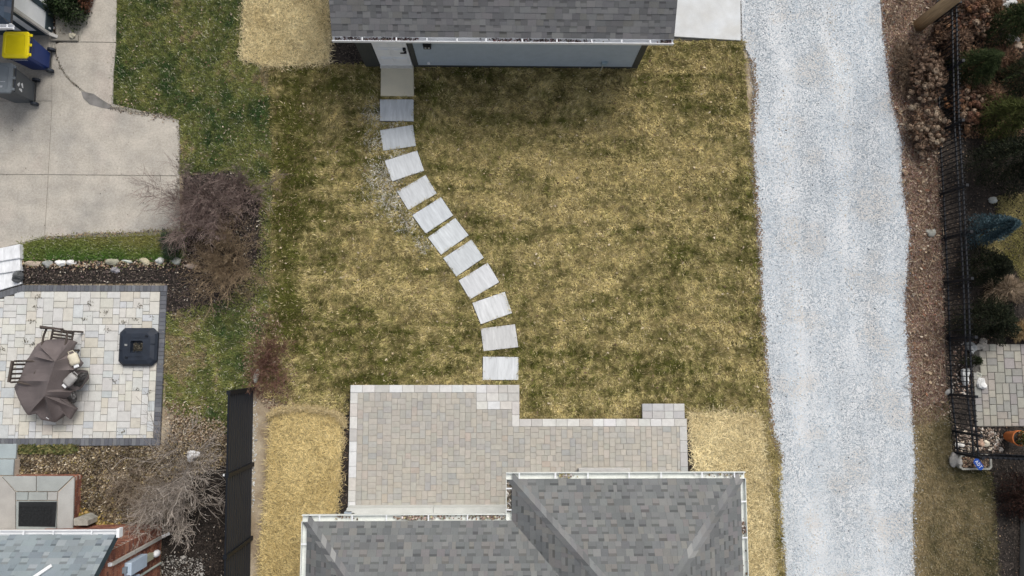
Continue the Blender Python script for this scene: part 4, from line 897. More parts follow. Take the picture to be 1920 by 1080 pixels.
# doormat
c = PP([(35, 941), (106, 941), (103.5, 988), (34, 987)], ZS + .01)
dm = thing('doormat', 'black ribbed doormat lying on the stone stoop', 'doormat', (sum(p[0] for p in c) / 4, sum(p[1] for p in c) / 4, ZS))
MB().prism(c, ZS + .001, ZS + .012, ch=.004).build('backing', M['rubber'], dm)
rb = MB(); x0_, x1_ = min(p[0] for p in c) + .03, max(p[0] for p in c) - .05; y0_, y1_ = min(p[1] for p in c) + .03, max(p[1] for p in c) - .03; k = 0; s = .085
for i in range(int((x1_ - x0_) / s)):
    for j in range(int((y1_ - y0_) / s)):
        a = .785 if (i + j) % 2 else -.785
        for m_ in (-.022, 0, .022): rb.box((x0_ + (i + .5) * s - math.sin(a) * m_, y0_ + (j + .5) * s + math.cos(a) * m_, ZS + .015), (.075, .010, .008), a)
rb.build('ribs', M['rubber'], dm, kind='stuff')

# ---- white half-timbered house (top left)
cxr, cyb = P(97, 66).x, P(97, 66).y; t = thing('tudor_house', 'white half-timbered house with dark boards in the top left corner', 'house', (cxr - 2, cyb + 2, 0))
ZT = 2.55
MB().prism([(cxr - 7, cyb), (cxr, cyb), (cxr, cyb + 7), (cxr - 7, cyb + 7)], 0, ZT).build('wall', M['stucco'], t)
def bd(axis, s, w_, z0, z1):
    if axis == 'E': MB().box((cxr + .012, cyb + s, (z0 + z1) / 2), (.03, w_, z1 - z0)).build('timber_board', M['timber'], t)
    else: MB().box((cxr - s, cyb - .012, (z0 + z1) / 2), (w_, .03, z1 - z0)).build('timber_board', M['timber'], t)
MB().box((cxr + .014, cyb + 3.5, .15), (.034, 7, .3)).build('skirt_board', M['timber'], t); MB().box((cxr - 3.5, cyb - .014, .13), (7, .034, .26)).build('skirt_board', M['timber'], t)
for s in (.62, 1.75, 2.9, 4.1): bd('E', s, .16, .3, ZT)
for s in (.14, .55, .95, 1.5, 2.1): bd('S', s, .15, .26, ZT)
MB().box((cxr + .03, cyb + .12, .17), (.07, .05, .05)).build('tap', M['white'], t)
ds = mat('tudor_downspout_paint', (.52, .51, .48), ((6, .06),), .6)
g = MB().bar((cxr + .045, cyb - .05, .2), (cxr + .045, cyb - .05, ZT), .085, .075, up=(1, 0, 0)).build('downspout', ds, t)
MB().bar((cxr + .045, cyb - .05, .22), (cxr + .22, cyb - .09, .08), .085, .075).build('spout_end', ds, g)
er = P(18, 44, ZT); ex, ey = er.x, er.y
RT = 3.0
roof = MB().add([(ex, ey, ZT), (ex, ey + 8, ZT), (ex - RT, ey + 8, ZT + RT * .9), (ex - RT, ey + RT, ZT + RT * .9), (ex - 2 * RT, ey, ZT), (ex - 2 * RT, ey + 8, ZT), (ex, ey, ZT - .1), (ex, ey + 8, ZT - .1), (ex - 2 * RT, ey, ZT - .1), (ex - 2 * RT, ey + 8, ZT - .1)],
                [[0, 1, 2, 3], [0, 3, 4], [4, 3, 2, 5], [6, 7, 1, 0], [8, 6, 0, 4], [6, 8, 9, 7]]).build('roof', M['felt'], t)
pcs = Pieces(); rng = random.Random(6); SHT = [(.045, .06, .085), (.035, .05, .07), (.06, .07, .09)]
shingle_plane(pcs, [(ex, ey, ZT), (ex, ey + 3, ZT), (ex - RT, ey + 3 + .001, ZT + RT * .9), (ex - RT, ey + RT, ZT + RT * .9)], .14, SHT, [1, 1, 1], rng); shingle_plane(pcs, [(ex - 2 * RT, ey, ZT), (ex, ey, ZT), (ex - RT, ey + RT, ZT + RT * .9)], .14, SHT, [1, 1, 1], rng)
pcs.build('shingle', M['shingle'], roof, 60, 'shingle_field')
gutter(t, (ex - 2 * RT, ey - .11, ZT - .01), (ex + .05, ey - .11, ZT - .01), (0, -1, 0), M['white'], M['white'], wd=.11, dp=.09)

# ---- pale stone steps on the left edge between driveway and patio
t = thing('garden_steps', 'pale stone steps beside the grass strip at the left edge', 'steps', (*PX(0, 500), 0))
zs = (.30, .22, .15); ss = [[(-120, 488), (0, 465), (36, 457.5), (37, 484), (0, 490), (-120, 512)], [(-120, 511), (0, 489), (37, 483), (37.5, 507), (0, 513), (-120, 536)], [(-120, 535), (0, 512), (37, 506), (38.5, 532), (0, 544), (-120, 575)]]
for z_, s in zip((.2, .15, .1), ss): MB().prism(PP(s, z_), 0, z_, (.70, .71, .72), .012).build('tread', M['flag'], t)

# ================================================================== FENCES
# ---- black slat fence (left)
FH = 1.72; fa, fb = P(476, 727), P(466, 1300); fd = (fb - fa).normalized(); fn = Vector((-fd.y, fd.x, 0)); L = (fb - fa).length
t = thing('slat_fence', 'tall black horizontal slat fence between the two yards', 'fence', fa)
posts = [0.03, (P(470, 870) - fa).length, (P(467, 1008) - fa).length, (P(466, 1150) - fa).length, L]
for s in posts: MB().bar(fa + fd * s, fa + fd * s + Vector((0, 0, FH + .03)), .10, .10, up=tuple(fd)).build('post', M['black'], t)
FS = -1 if fn.x > 0 else 1; NS = 11; sh = (FH - .06) / NS
for k in range(len(posts) - 1):
    a, b = posts[k] + .052, posts[k + 1] - .052
    for j in range(NS):
        zc = .05 + sh * (j + .5); MB().bar(fa + fd * a + Vector((0, 0, zc)), fa + fd * b + Vector((0, 0, zc)), .024, sh - .034).build('slat', M['blackslat'], t)
    MB().add([fa + fd * u_ + fn * w_ + Vector((0, 0, z_)) for w_ in (FS * .004, FS * .009) for u_, z_ in ((a, .06), (b, .06), (b, FH - .03), (a, FH - .03))], [[0, 1, 2, 3], [7, 6, 5, 4]]).build('backing', mat('added_dark_backing', (.004, .004, .005), (), .8), t)  # near-black panel added behind the slats so the gaps read as dark lines
    MB().bar(fa + fd * a + Vector((0, 0, FH)), fa + fd * b + Vector((0, 0, FH)), .045, .03).build('top_rail', M['black'], t)
MB().box((P(420, 892, 1.6).x - .03, P(420, 892, 1.6).y, 1.5), (.05, .05, .06)).build('hinge_cap', M['white'], t)

# ---- black iron fence (right)
FP = [P(1750, -120), P(1752, 40), P(1756, 250), P(1763, 365), P(1771, 530), P(1778, 739), P(1786, 808), P(1789, 848)]
IH = 1.05
t = thing('iron_fence', 'black iron picket fence with gate along the right garden', 'fence', FP[5])
def fence_run(a, b, step=.132, gate=False):
    d = (b - a).normalized(); L = (b - a).length; n = int(L / step); st_ = L / n; hh = IH
    for zz in (.14, hh - .28, hh - .10): MB().bar(a + Vector((0, 0, zz)), b + Vector((0, 0, zz)), .034, .034).build('rail', M['black'], t)
    for k in range(n): 
        p = a + d * (st_ * (k + .5)); MB().bar(p + Vector((0, 0, .04)), p + Vector((0, 0, hh)), .02, .02, up=tuple(d)).build('picket', M['black'], t)
def ipost(p): MB().bar(p + Vector((0, 0, 0)), p + Vector((0, 0, IH + .06)), .06, .06, up=(0, 1, 0)).box((p.x, p.y, IH + .07), (.075, .075, .025)).build('post', M['black'], t)
for k in range(len(FP) - 1):
    fence_run(FP[k] + (FP[k + 1] - FP[k]).normalized() * .03, FP[k + 1] - (FP[k + 1] - FP[k]).normalized() * .03)
for k in range(len(FP) - 1):
    ipost(FP[k]); 
    L = (FP[k + 1] - FP[k]).length; m_ = int(L / 2.0)
    for j in range(1, m_ + 1): ipost(FP[k].lerp(FP[k + 1], j / (m_ + 1)) + Vector((.045, 0, 0)))
ipost(FP[-1])
EA = FP[-1] + Vector((.03, 0, 0)); EB = P(2090, 860); fence_run(EA, EB)

# ================================================================== PLANTS
def branchy(name, label, cat, base, stems, reach, height, cols, depth=3, r0=.014, seed=1, spread=1.0, kids=(3, 5), twig='twigs', aim=None, group=None, rmin=.0028, droop=.0, seg=4, curve=.25):
    rr = random.Random(seed); t = thing(name, label, cat, base, group); mb = MB(); tw = MB(); B = Vector(base)
    def grow(p, d, L, r, lev):
        pts = [p]; rad = [r]; q_ = p; dd = d.copy(); c = rr.choice(cols)
        for k in range(seg):
            dd = (dd + Vector((rr.uniform(-1, 1), rr.uniform(-1, 1), rr.uniform(-.6, .6) - droop)) * curve).normalized(); q_ = q_ + dd * (L / seg)
            if q_.z < .03: q_.z = .03 + rr.random() * .03
            pts.append(q_.copy()); rad.append(max(rmin, r * (1 - .7 * (k + 1) / seg)))
        (mb if lev < 2 else tw).tube(pts, rad, 4 if lev < 2 else 3, vary(c, .15, rr), cap=False)
        if lev < depth:
            for _ in range(rr.randint(*kids)):
                k = rr.randint(1, seg); nd = (dd + Vector((rr.uniform(-1, 1), rr.uniform(-1, 1), rr.uniform(-.35, .7))) * .9).normalized()
                grow(pts[k], nd, L * rr.uniform(.45, .75), max(rmin, rad[k] * .75), lev + 1)
    for i in range(stems):
        a = 2 * math.pi * (i + rr.random()) / stems; tilt = rr.uniform(.35, 1.0) * spread
        d = Vector((math.cos(a) * tilt * reach, math.sin(a) * tilt * reach, height * rr.uniform(.6, 1))); L = d.length * rr.uniform(.55, .8)
        if aim and i < len(aim): d = Vector(aim[i]) - B; L = d.length * .8
        grow(B + Vector((rr.uniform(-.08, .08), rr.uniform(-.08, .08), 0)), d.normalized(), L, r0 * rr.uniform(.7, 1.2), 0)
    mb.build('branches', M['tint'], t); tw.build(twig, M['tint'], t, kind='stuff'); return t
PUR = [(.19, .135, .12), (.13, .095, .088), (.24, .18, .16), (.29, .23, .195)]; TAN = [(.25, .185, .11), (.20, .145, .09), (.30, .225, .15), (.16, .115, .075)]
GRY = [(.36, .315, .27), (.28, .24, .205), (.45, .40, .35), (.22, .185, .15)]; RED = [(.16, .075, .055), (.12, .06, .05), (.20, .11, .08), (.22, .14, .10)]
b = P(398, 398); branchy('barberry_shrub', 'large purple-brown leafless shrub at the driveway corner', 'shrub', b, 32, 1.05, .8, PUR, 3, .011, 3, 1.0, (5, 7), aim=[P(285, 335, .9), P(300, 390, .7), P(330, 350, .8), P(325, 440, .6)])
b = P(450, 370); branchy('barberry_shrub', 'low purple twiggy shrub beside the sod edge', 'shrub', b, 22, .85, .6, PUR, 3, .008, 13, 1.0, (4, 6))
b = P(437, 500); branchy('twiggy_shrub', 'tan leafless shrub below the purple shrub', 'shrub', b, 32, 1.15, .65, TAN, 3, .009, 4, 1.0, (4, 6), aim=[P(350, 535, .5), P(395, 560, .4), P(365, 480, .5)])
b = P(515, 682); branchy('red_shrub', 'small reddish-brown leafless shrub near the black fence end', 'shrub', b, 24, .70, .45, RED, 3, .006, 5, 1.0, (4, 5), aim=[P(497, 735, .3), P(470, 720, .4)])
b = P(345, 925); branchy('bare_tree', 'grey leafless ornamental tree in the mulch bed', 'tree', b, 12, .7, 1.3, GRY, 3, .022, 6, 1.0, (5, 7), aim=[P(255, 975, 1.1), P(315, 830, 1.3), P(375, 870, 1.1), P(280, 905, 1.0), P(358, 832, 1.1), P(310, 982, 1.0), P(358, 915, 1.1), P(330, 870, 1.3), P(275, 945, 1.2), P(345, 965, 1.0)], curve=.28, rmin=.0032)
b = P(300, 930); branchy('bare_shrub', 'low brown twiggy shrub under the grey leafless tree', 'shrub', b, 16, .85, .5, [(.30, .25, .19), (.22, .18, .14), (.40, .34, .27)], 3, .009, 9, 1.0, (4, 5), curve=.35)
b = P(262, 905); branchy('bare_shrub', 'sprawling brown twigs left of the grey leafless tree', 'shrub', b, 14, .85, .4, [(.26, .21, .16), (.18, .145, .11), (.36, .30, .23)], 3, .007, 19, 1.0, (4, 5), curve=.4)

def leafy(name, label, cat, base, rx, ry, h, cols, n, ls=(.05, .11), wd=(.25, .45), shape='dome', seed=1, up=.3, group=None, lean=(0, 0), leafname='foliage'):
    """many leaf- or spray-sized faces spread through the crown's volume"""
    t = thing(name, label, cat, base, group); rs = np.random.RandomState(seed)
    k = rs.rand(n) ** .75; a = rs.uniform(0, 2 * np.pi, n); rad = np.sqrt(rs.uniform(.12, 1, n))
    prof = np.sqrt(np.clip(1 - k ** 2, .02, 1)) if shape == 'dome' else np.clip(1.02 - k, .04, 1) ** .55
    lob = 1 + .20 * np.sin(a * 3 + seed) + .14 * np.sin(a * 7 + 2.1 * seed + k * 6) + .10 * np.sin(a * 13 + k * 11)
    x = base[0] + rx * rad * prof * lob * np.cos(a) + lean[0] * k; y = base[1] + ry * rad * prof * lob * np.sin(a) + lean[1] * k; zc = base[2] + .04 + h * k
    l = rs.uniform(*ls, n); w_ = l * rs.uniform(*wd, n)
    d = np.stack([np.cos(a) + rs.normal(0, .45, n), np.sin(a) + rs.normal(0, .45, n), up + rs.normal(0, .45, n)], 1); d /= np.linalg.norm(d, axis=1)[:, None]
    s = np.cross(d, rs.normal(0, 1, (n, 3))); s /= np.linalg.norm(s, axis=1)[:, None]; c = np.stack([x, y, zc], 1)
    v = np.stack([c - d * l[:, None] * .5, c + s * w_[:, None] * .5, c + d * l[:, None] * .5, c - s * w_[:, None] * .5], 1)
    v[..., 2] = np.maximum(v[..., 2], .005)
    clump = fbm(x * 1 + zc * .7, y - zc * .4, 5.0, 2); col = pick(cols, n) * (.6 + .8 * clump)[:, None] * rs.uniform(.7, 1.3, (n, 1))
    fast_mesh(leafname, v.reshape(-1, 3), np.arange(4 * n), np.full(n, 4), col, M['tint'], t)
    sm = MB(); B = Vector(base)
    for i in range(9):
        q_ = a[i]; sm.tube([B, B + Vector((math.cos(q_) * rx * .4 + lean[0] * .4, math.sin(q_) * ry * .4 + lean[1] * .4, h * .4)), B + Vector((math.cos(q_) * rx * .6 + lean[0] * .8, math.sin(q_) * ry * .6 + lean[1] * .8, h * .75))], [.014, .009, .004], 4, (.07, .05, .035))
    sm.build('stems', M['tint'], t); return t
GRN = [(.032, .048, .016), (.045, .062, .02), (.024, .036, .014)]; DKG = [(.014, .020, .010), (.02, .026, .012), (.026, .028, .014), (.012, .015, .009)]; BLU = [(.055, .10, .115), (.08, .13, .15), (.04, .075, .085), (.10, .155, .175)]
leafy('blue_spruce', 'small blue-green spruce standing on the yellow grass patch', 'spruce', P(1828, 437), .50, .46, 1.55, BLU, 9500, (.05, .11), (.12, .25), 'cone', 2, .6)
leafy('evergreen_shrub', 'dark pointed evergreen just below the blue spruce', 'shrub', P(1822, 506), .66, .60, 1.35, DKG, 9000, (.04, .09), (.2, .35), 'cone', 3, .5)
leafy('evergreen_shrub', 'dark bushy evergreen above the right garden patio', 'shrub', P(1830, 603), .85, .62, 1.1, DKG, 11000, (.04, .09), (.2, .35), 'dome', 4, .5)
leafy('evergreen_tree', 'large dark evergreen at the right edge above the grass patch', 'tree', P(1862, 318), 1.05, .80, 2.0, DKG, 16000, (.05, .11), (.18, .32), 'dome', 5, .4)
leafy('pine_shrub', 'soft green pine draping over the iron fence', 'pine', P(1808, 140), .62, .55, 1.2, GRN, 8000, (.08, .17), (.06, .12), 'dome', 6, .2)
leafy('pine_shrub', 'olive pine with bright tips beside the brown hydrangea', 'pine', P(1858, 232), .78, .62, 1.3, [(.065, .075, .02), (.085, .10, .026), (.04, .046, .016)], 9000, (.08, .17), (.06, .12), 'dome', 7, .2)
leafy('pine_shrub', 'dark green pine near the white stones at top right', 'pine', P(1872, 62), .62, .5, 1.3, GRN, 8000, (.08, .16), (.07, .13), 'dome', 8, .2)
leafy('pine_shrub', 'deep green pine at the right edge beneath the stones', 'pine', P(1893, 160), .7, .6, 1.4, DKG + GRN, 8000, (.08, .16), (.07, .13), 'dome', 9, .2)
leafy('dwarf_conifer', 'tiny dark conifer between the fence and the garden patio', 'shrub', P(1812, 676), .26, .16, .5, GRN + DKG, 1500, (.03, .06), (.2, .4), 'dome', 10, .5)
leafy('green_shrub', 'glossy green shrub beside the white half-timbered house', 'shrub', P(140, 14), .58, .62, .7, [(.022, .04, .014), (.04, .065, .022), (.015, .026, .01), (.09, .11, .06)], 6000, (.05, .1), (.35, .6), 'dome', 11, .5)
leafy('rust_shrub', 'rust-brown leafy shrub at the top of the walk', 'shrub', P(168, 4), .22, .35, .5, [(.16, .07, .04), (.11, .05, .03), (.2, .1, .06)], 1500, (.05, .1), (.3, .5), 'dome', 12, .5)
leafy('juniper', 'grey-green juniper at the end of the grass strip', 'shrub', P(328, 458), .36, .42, .35, [(.045, .068, .04), (.06, .085, .05), (.035, .05, .03)], 3500, (.05, .12), (.1, .2), 'dome', 13, .3)
leafy('dark_red_shrub', 'dark reddish shrub under the bottom right garden corner', 'shrub', P(1905, 925), .75, .6, .7, [(.03, .014, .011), (.045, .02, .014), (.02, .012, .01)], 6500, (.05, .12), (.1, .22), 'dome', 14, .4)
leafy('dry_grass', 'straw-brown ornamental grass between the dark evergreens', 'ornamental grass', P(1878, 545), .62, .42, .4, [(.28, .21, .14), (.20, .15, .10), (.36, .28, .20)], 3200, (.15, .32), (.03, .06), 'dome', 15, .5)
leafy('dry_grass', 'golden dry grass at the upper edge of the garden patio', 'ornamental grass', P(1912, 622), .42, .30, .35, [(.34, .24, .12), (.26, .19, .10), (.40, .30, .16)], 1700, (.15, .3), (.03, .06), 'dome', 16, .5)
leafy('brown_fern', 'rusty brown fern patch right of the fence', 'shrub', P(1868, 118), .7, .42, .35, [(.16, .085, .05), (.12, .07, .045), (.21, .13, .08), (.08, .05, .035)], 4200, (.08, .18), (.08, .2), 'dome', 17, .4)

leafy('brown_shrub', 'loose rusty shrub spilling over the fence below the pole', 'shrub', P(1772, 95), .55, .5, .8, [(.20, .12, .075), (.15, .09, .06), (.26, .17, .11), (.09, .06, .045)], 4200, (.05, .13), (.1, .35), 'dome', 31, .4)
leafy('brown_shrub', 'loose brown shrub right of the rusty hydrangea', 'shrub', P(1838, 190), .6, .5, .6, [(.17, .095, .055), (.13, .08, .05), (.22, .14, .085), (.07, .05, .035)], 3800, (.05, .13), (.1, .35), 'dome', 32, .4)
leafy('brown_shrub', 'dry brown stalks on the verge left of the hydrangeas', 'shrub', P(1690, 130), .35, .9, .3, [(.20, .14, .09), (.14, .095, .065), (.27, .20, .14)], 2600, (.06, .16), (.06, .15), 'dome', 33, .4)
leafy('brown_shrub', 'reddish dry shrub at the top edge beyond the pole', 'shrub', P(1832, 20), .55, .45, .7, [(.20, .11, .06), (.15, .085, .05), (.26, .16, .10)], 3800, (.05, .12), (.1, .35), 'dome', 34, .4)
def hydrangea(label, base, rx, ry, h, nh, pal, seed):
    rr = random.Random(seed); t = thing('hydrangea', label, 'hydrangea', base, 'dried hydrangeas by the iron fence'); B = Vector(base); sm = MB(); pos = []
    tries = 0
    while len(pos) < nh and tries < 4000:
        tries += 1; a = rr.uniform(0, 6.283); r = math.sqrt(rr.random()) * (1 + .25 * math.sin(3 * a + seed) + .15 * math.sin(7 * a)); p = B + Vector((math.cos(a) * rx * r, math.sin(a) * ry * r, h * (.6 + .4 * (1 - r * r)) * rr.uniform(.75, 1.1)))
        if all((p - o).length > .10 for o in pos): pos.append(p)
    for k, p in enumerate(pos):
        sm.tube([B + (p - B) * .05, B + (p - B) * .55 + Vector((0, 0, .12)), p], [.007, .005, .004], 3, (.13, .085, .05), cap=False)
        R = rr.uniform(.045, .095); sq = np.array([rr.uniform(.75, 1.3), rr.uniform(.75, 1.3), rr.uniform(.45, .85)]); c = rr.choice(pal); rs = np.random.RandomState(seed * 100 + k); n = 90
        d = rs.normal(0, 1, (n, 3)); d[:, 2] = np.abs(d[:, 2]) * .9 - .25; d /= np.linalg.norm(d, axis=1)[:, None]
        ctr = np.array(p)[None] + d * R * rs.uniform(.55, 1.15, (n, 1)) * sq; u = np.cross(d, rs.normal(0, 1, (n, 3))); u /= np.linalg.norm(u, axis=1)[:, None]; v_ = np.cross(d, u)
        s = rs.uniform(.018, .028, (n, 1)); tl = d * rs.uniform(-.01, .01, (n, 1))
        vv = np.stack([ctr - u * s + tl, ctr - v_ * s - tl, ctr + u * s + tl, ctr + v_ * s - tl], 1)
        fast_mesh('flower_head', vv.reshape(-1, 3), np.arange(4 * n), np.full(n, 4), np.array(c)[None] * rs.uniform(.65, 1.25, (n, 1)), M['tint'], t)
    sm.build('stems', M['tint'], t)
    n = 900; rs = np.random.RandomState(seed); a = rs.uniform(0, 6.283, n); r = np.sqrt(rs.rand(n))
    tag(chips('dead_leaves', B.x + np.cos(a) * rx * r, B.y + np.sin(a) * ry * r, pick([(.10, .06, .04), (.15, .09, .055), (.06, .04, .03)], n), (.05, .11), (.3, .6), z=.05 + rs.uniform(.1, .7, n) * h, mat=M['tint'], parent=t, tilt=1.0), kind='stuff')
HT = [(.32, .23, .16), (.26, .18, .125), (.37, .28, .20), (.21, .14, .095)]; HP = [(.40, .31, .22), (.46, .37, .27), (.33, .25, .18)]; HO = [(.24, .12, .06), (.20, .10, .06), (.28, .16, .09), (.17, .09, .06)]
hydrangea('dried tan hydrangea with pale heads where the lane narrows', P(1728, 248), .52, .62, .6, 46, HP + HT, 1)
hydrangea('dried tan hydrangea just below the utility pole', P(1722, 148), .52, .80, .65, 60, HT, 2)
hydrangea('sparse brown hydrangea at the foot of the utility pole', P(1765, 70), .4, .4, .55, 20, HO[1:] + HT[3:], 3)
hydrangea('orange-brown hydrangea behind the fence near the pole', P(1806, 40), .45, .6, .7, 42, HT[1:] + HO, 4)
hydrangea('rusty hydrangea behind the fence beside the olive pine', P(1800, 205), .42, .62, .6, 34, HO + HT[:1], 5)

# ================================================================== ROCKS
def rock(px, py, r, c, label, flat=.6, seed=1, z=0., grp='stones edging the beds', name='rock', rz=0.):
    r = r if not (px < 375 and 480 < py < 510) else (tuple(q_ * .8 for q_ in r) if isinstance(r, tuple) else r * .8)
    p = P(px, py, z); R = r if isinstance(r, tuple) else (r, r * .85, r * flat)
    o = MB().blob((0, 0, R[2] * .45), R, seed, c, amp=.30, nu=13, nv=9, rz=rz).build(name, M['rock'], None, False); o.location = p; return tag(o, label, 'rock', grp)
WH = (.62, .61, .57); GY = (.30, .30, .28)
for a in ((61, 494, (.26, .09, .08), (.40, .33, .26), 'flat brown stone next to the garden steps'), (89, 495, .15, (.30, .31, .29), 'round grey stone left of the white quartz rock'),
          (116, 494, (.17, .11, .1), (.72, .71, .68), 'largest bright white quartz rock edging the grass strip'), (136, 493, (.13, .09, .09), (.72, .71, .69), 'second white quartz rock right against the largest one'),
          (161, 497, .08, (.62, .60, .52), 'small cream stone in the middle of the edging'), (186, 496, .09, (.10, .09, .085), 'small dark stone in the edging row'), (213, 491, .17, (.34, .33, .25), 'mossy tan stone above the round grey one'),
          (217, 506, .125, (.28, .27, .28), 'round purple-grey stone in the mulch'), (241, 491, (.20, .075, .08), (.50, .53, .47), 'long pale greenish stone in the edging'), (273, 492, (.20, .13, .1), (.48, .43, .30), 'large yellowish stone near the right end of edging'),
          (301, 490, (.15, .13, .11), (.55, .56, .52), 'pale stone with dark hollow by the juniper'), (333, 490, .15, (.36, .37, .33), 'grey-green stone beneath the juniper'), (359, 499, (.22, .08, .07), (.36, .29, .24), 'flat brownish stone under the tan shrub'),
          (40, 519, (.12, .15, .2), (.12, .125, .13), 'dark grey boulder at the patio corner beside the steps'), (482, 703, (.07, .16, .1), (.55, .58, .50), 'pale upright stone next to the small reddish shrub'),
          (363, 854, (.16, .14, .12), (.66, .66, .66), 'white rock under the grey leafless tree'), (1745, 437, (.16, .14, .08), (.33, .33, .29), 'flat grey rock on the leaf litter verge'),
          (1788, 862, (.13, .19, .16), (.36, .34, .31), 'egg-shaped grey rock left of the stone trough'), (1880, 10, .16, (.66, .66, .63), 'big white rock at the top right corner'), (1897, 2, .13, (.62, .62, .6), 'white rock above the big one at top right'),
          (1892, 70, .11, (.60, .58, .53), 'white rock between the two right pines'), (1902, 74, .12, (.32, .29, .28), 'purple-grey rock beside the white one'), (1907, 87, .12, (.42, .33, .25), 'tan rock at the edge of the top right grass'),
          (1860, 376, (.13, .08, .08), (.44, .45, .42), 'pale flat rock at the corner of the garden grass'), (1836, 650, .11, (.44, .41, .36), 'tan rock at the upper left corner of the garden patio'), (1843, 641, .10, (.42, .38, .33), 'small rock above the tan one by the garden patio'),
          (1819, 650, (.1, .15, .12), (.42, .43, .42), 'grey rock right beside the fence above the dwarf conifer'), (1806, 704, (.13, .22, .16), (.64, .65, .63), 'large white rock seen through the iron pickets'),
          (1837, 717, (.12, .16, .12), (.68, .68, .66), 'round white rock on the left edge of the garden patio'), (1833, 703, .09, (.40, .40, .34), 'greenish rock above the round white one'), (1778, 734, .11, (.46, .44, .40), 'small pale rock at the foot of the gate post'),
          (1849, 830, .09, (.60, .55, .44), 'cream stone among the pebbles'), (1837, 829, .10, (.38, .26, .19), 'reddish stone among the pebbles'), (1797, 834, (.12, .08, .07), (.64, .62, .58), 'white stone behind the last fence pickets')):
    rock(*a, seed=int(a[0] * 7 + a[1]))
x, y = scatter(PP([(1790, 800), (1880, 800), (1882, 842), (1860, 848), (1790, 848)]), 420); tag(stones('pebbles', x, y, pick([(.42, .33, .26), (.5, .43, .34), (.34, .25, .19), (.6, .55, .48), (.28, .22, .18)], len(x)), r=(.018, .042), mat=M['tint']), 'mixed brown pebbles between garden patio and fence corner', 'pebbles', kind='stuff')
x, y = scatter(PP([(1785, 640), (1845, 640), (1832, 700), (1835, 745), (1785, 745)]), 260); tag(stones('bed_pebbles', x, y, pick([(.30, .20, .15), (.36, .27, .21), (.2, .13, .1), (.5, .45, .4)], len(x)), r=(.014, .034), mat=M['tint']), 'reddish pebbles along the inside of the iron fence', 'pebbles', kind='stuff')
x, y = scatter(PP([(102, 40), (160, 44), (150, 64), (100, 63)]), 300); tag(stones('house_pebbles', x, y, pick([(.5, .48, .44), (.3, .27, .24), (.62, .6, .6), (.2, .17, .15)], len(x)), r=(.014, .04), mat=M['tint']), 'pale pebbles in the bed beside the half-timbered house', 'pebbles', kind='stuff')
o = MB().prism([(0, 0), (.75, 0), (.75, .17), (0, .17)], 0, .10, (.28, .26, .22), .012).build('edging_stone', M['bluestone']); o.location = P(99, 79, 0); tag(o, 'long grey edging stone below the corner shrub bed', 'edging stone')
rock(136, 69, .09, (.45, .42, .33), 'small tan stone lying on the grey edging stone', seed=5, z=.10)
sheet('shrub_bed', [(96, -200), (180, -200), (176, 30), (152, 66), (96, 68)], .004, M['mulch'])
x, y = scatter(PP([(96, -60), (176, -60), (174, 30), (152, 62), (96, 66)]), 700); tag(chips('shrub_bed_mulch', x, y, pick(DK + BR[:3], len(x)), (.02, .06), mat=M['tint']), 'mulch under the corner shrub bed', 'mulch', kind='stuff')

# ================================================================== OBJECTS
# ---- wheeled bins
def bin_(label, c, w_, d_, h, body, lid, lidname, marks, seed):
    """hinge and wheels on the +x side"""
    t = thing('wheeled_bin', label, 'bin', c, 'wheeled bins by the driveway'); cx, cy, cz = c; zb = .06
    def ring(s, z_): x_, y_ = w_ / 2 * s, d_ / 2 * s; k = .05; return [(cx - x_ + k, cy - y_, z_), (cx + x_ - k, cy - y_, z_), (cx + x_, cy - y_ + k, z_), (cx + x_, cy + y_ - k, z_), (cx + x_ - k, cy + y_, z_), (cx - x_ + k, cy + y_, z_), (cx - x_, cy + y_ - k, z_), (cx - x_, cy - y_ + k, z_)]
    v = ring(.76, cz + zb) + ring(.93, cz + h - .12) + ring(1.0, cz + h - .10) + ring(1.0, cz + h - .02)
    f = [[7, 6, 5, 4, 3, 2, 1, 0]] + [[r * 8 + i, r * 8 + (i + 1) % 8, (r + 1) * 8 + (i + 1) % 8, (r + 1) * 8 + i] for r in range(3) for i in range(8)] + [[24 + i for i in range(8)]]
    bd_ = MB().add(v, f).build('body', body, t)
    lv = ring(1.04, cz + h - .018) + ring(1.04, cz + h + .012) + ring(.99, cz + h + .035) + ring(.80, cz + h + .05) + ring(.74, cz + h + .036)
    ld_ = MB().add(lv, [[7, 6, 5, 4, 3, 2, 1, 0]] + [[r * 8 + i, r * 8 + (i + 1) % 8, (r + 1) * 8 + (i + 1) % 8, (r + 1) * 8 + i] for r in range(4) for i in range(8)] + [[32 + i for i in range(8)]]).build('lid', lid, t)
    hx = cx + w_ / 2 + .045
    for s in (-.38, .0, .38): MB().box((hx - .01, cy + d_ * s, cz + h + .004), (.09, .07, .035), ch=.006).build('hinge', lid, ld_)
    MB().tube([(hx + .015, cy - d_ * .45, cz + h - .03), (hx + .015, cy + d_ * .45, cz + h - .03)], .016, 8).build('handle_bar', M['blackplast'], t)
    for s in (-1, 1):
        wh = MB().tube([(cx + w_ / 2 * .82 + .03, cy + s * (d_ / 2 * .78), cz + .1), (cx + w_ / 2 * .82 + .03, cy + s * (d_ / 2 * .78 + .06), cz + .1)], .1, 16).build('wheel', M['blackplast'], t)
        MB().tube([(cx + w_ / 2 * .82 + .03, cy + s * (d_ / 2 * .78 + .055), cz + .1), (cx + w_ / 2 * .82 + .03, cy + s * (d_ / 2 * .78 + .066), cz + .1)], .045, 12).build('hub', M['greyplast'], wh)
    MB().tube([(cx + w_ / 2 * .82 + .03, cy - d_ * .4, cz + .1), (cx + w_ / 2 * .82 + .03, cy + d_ * .4, cz + .1)], .012, 6).build('axle', M['black'], t)
    marks(t, bd_, ld_, cx, cy, cz, w_, d_, h)
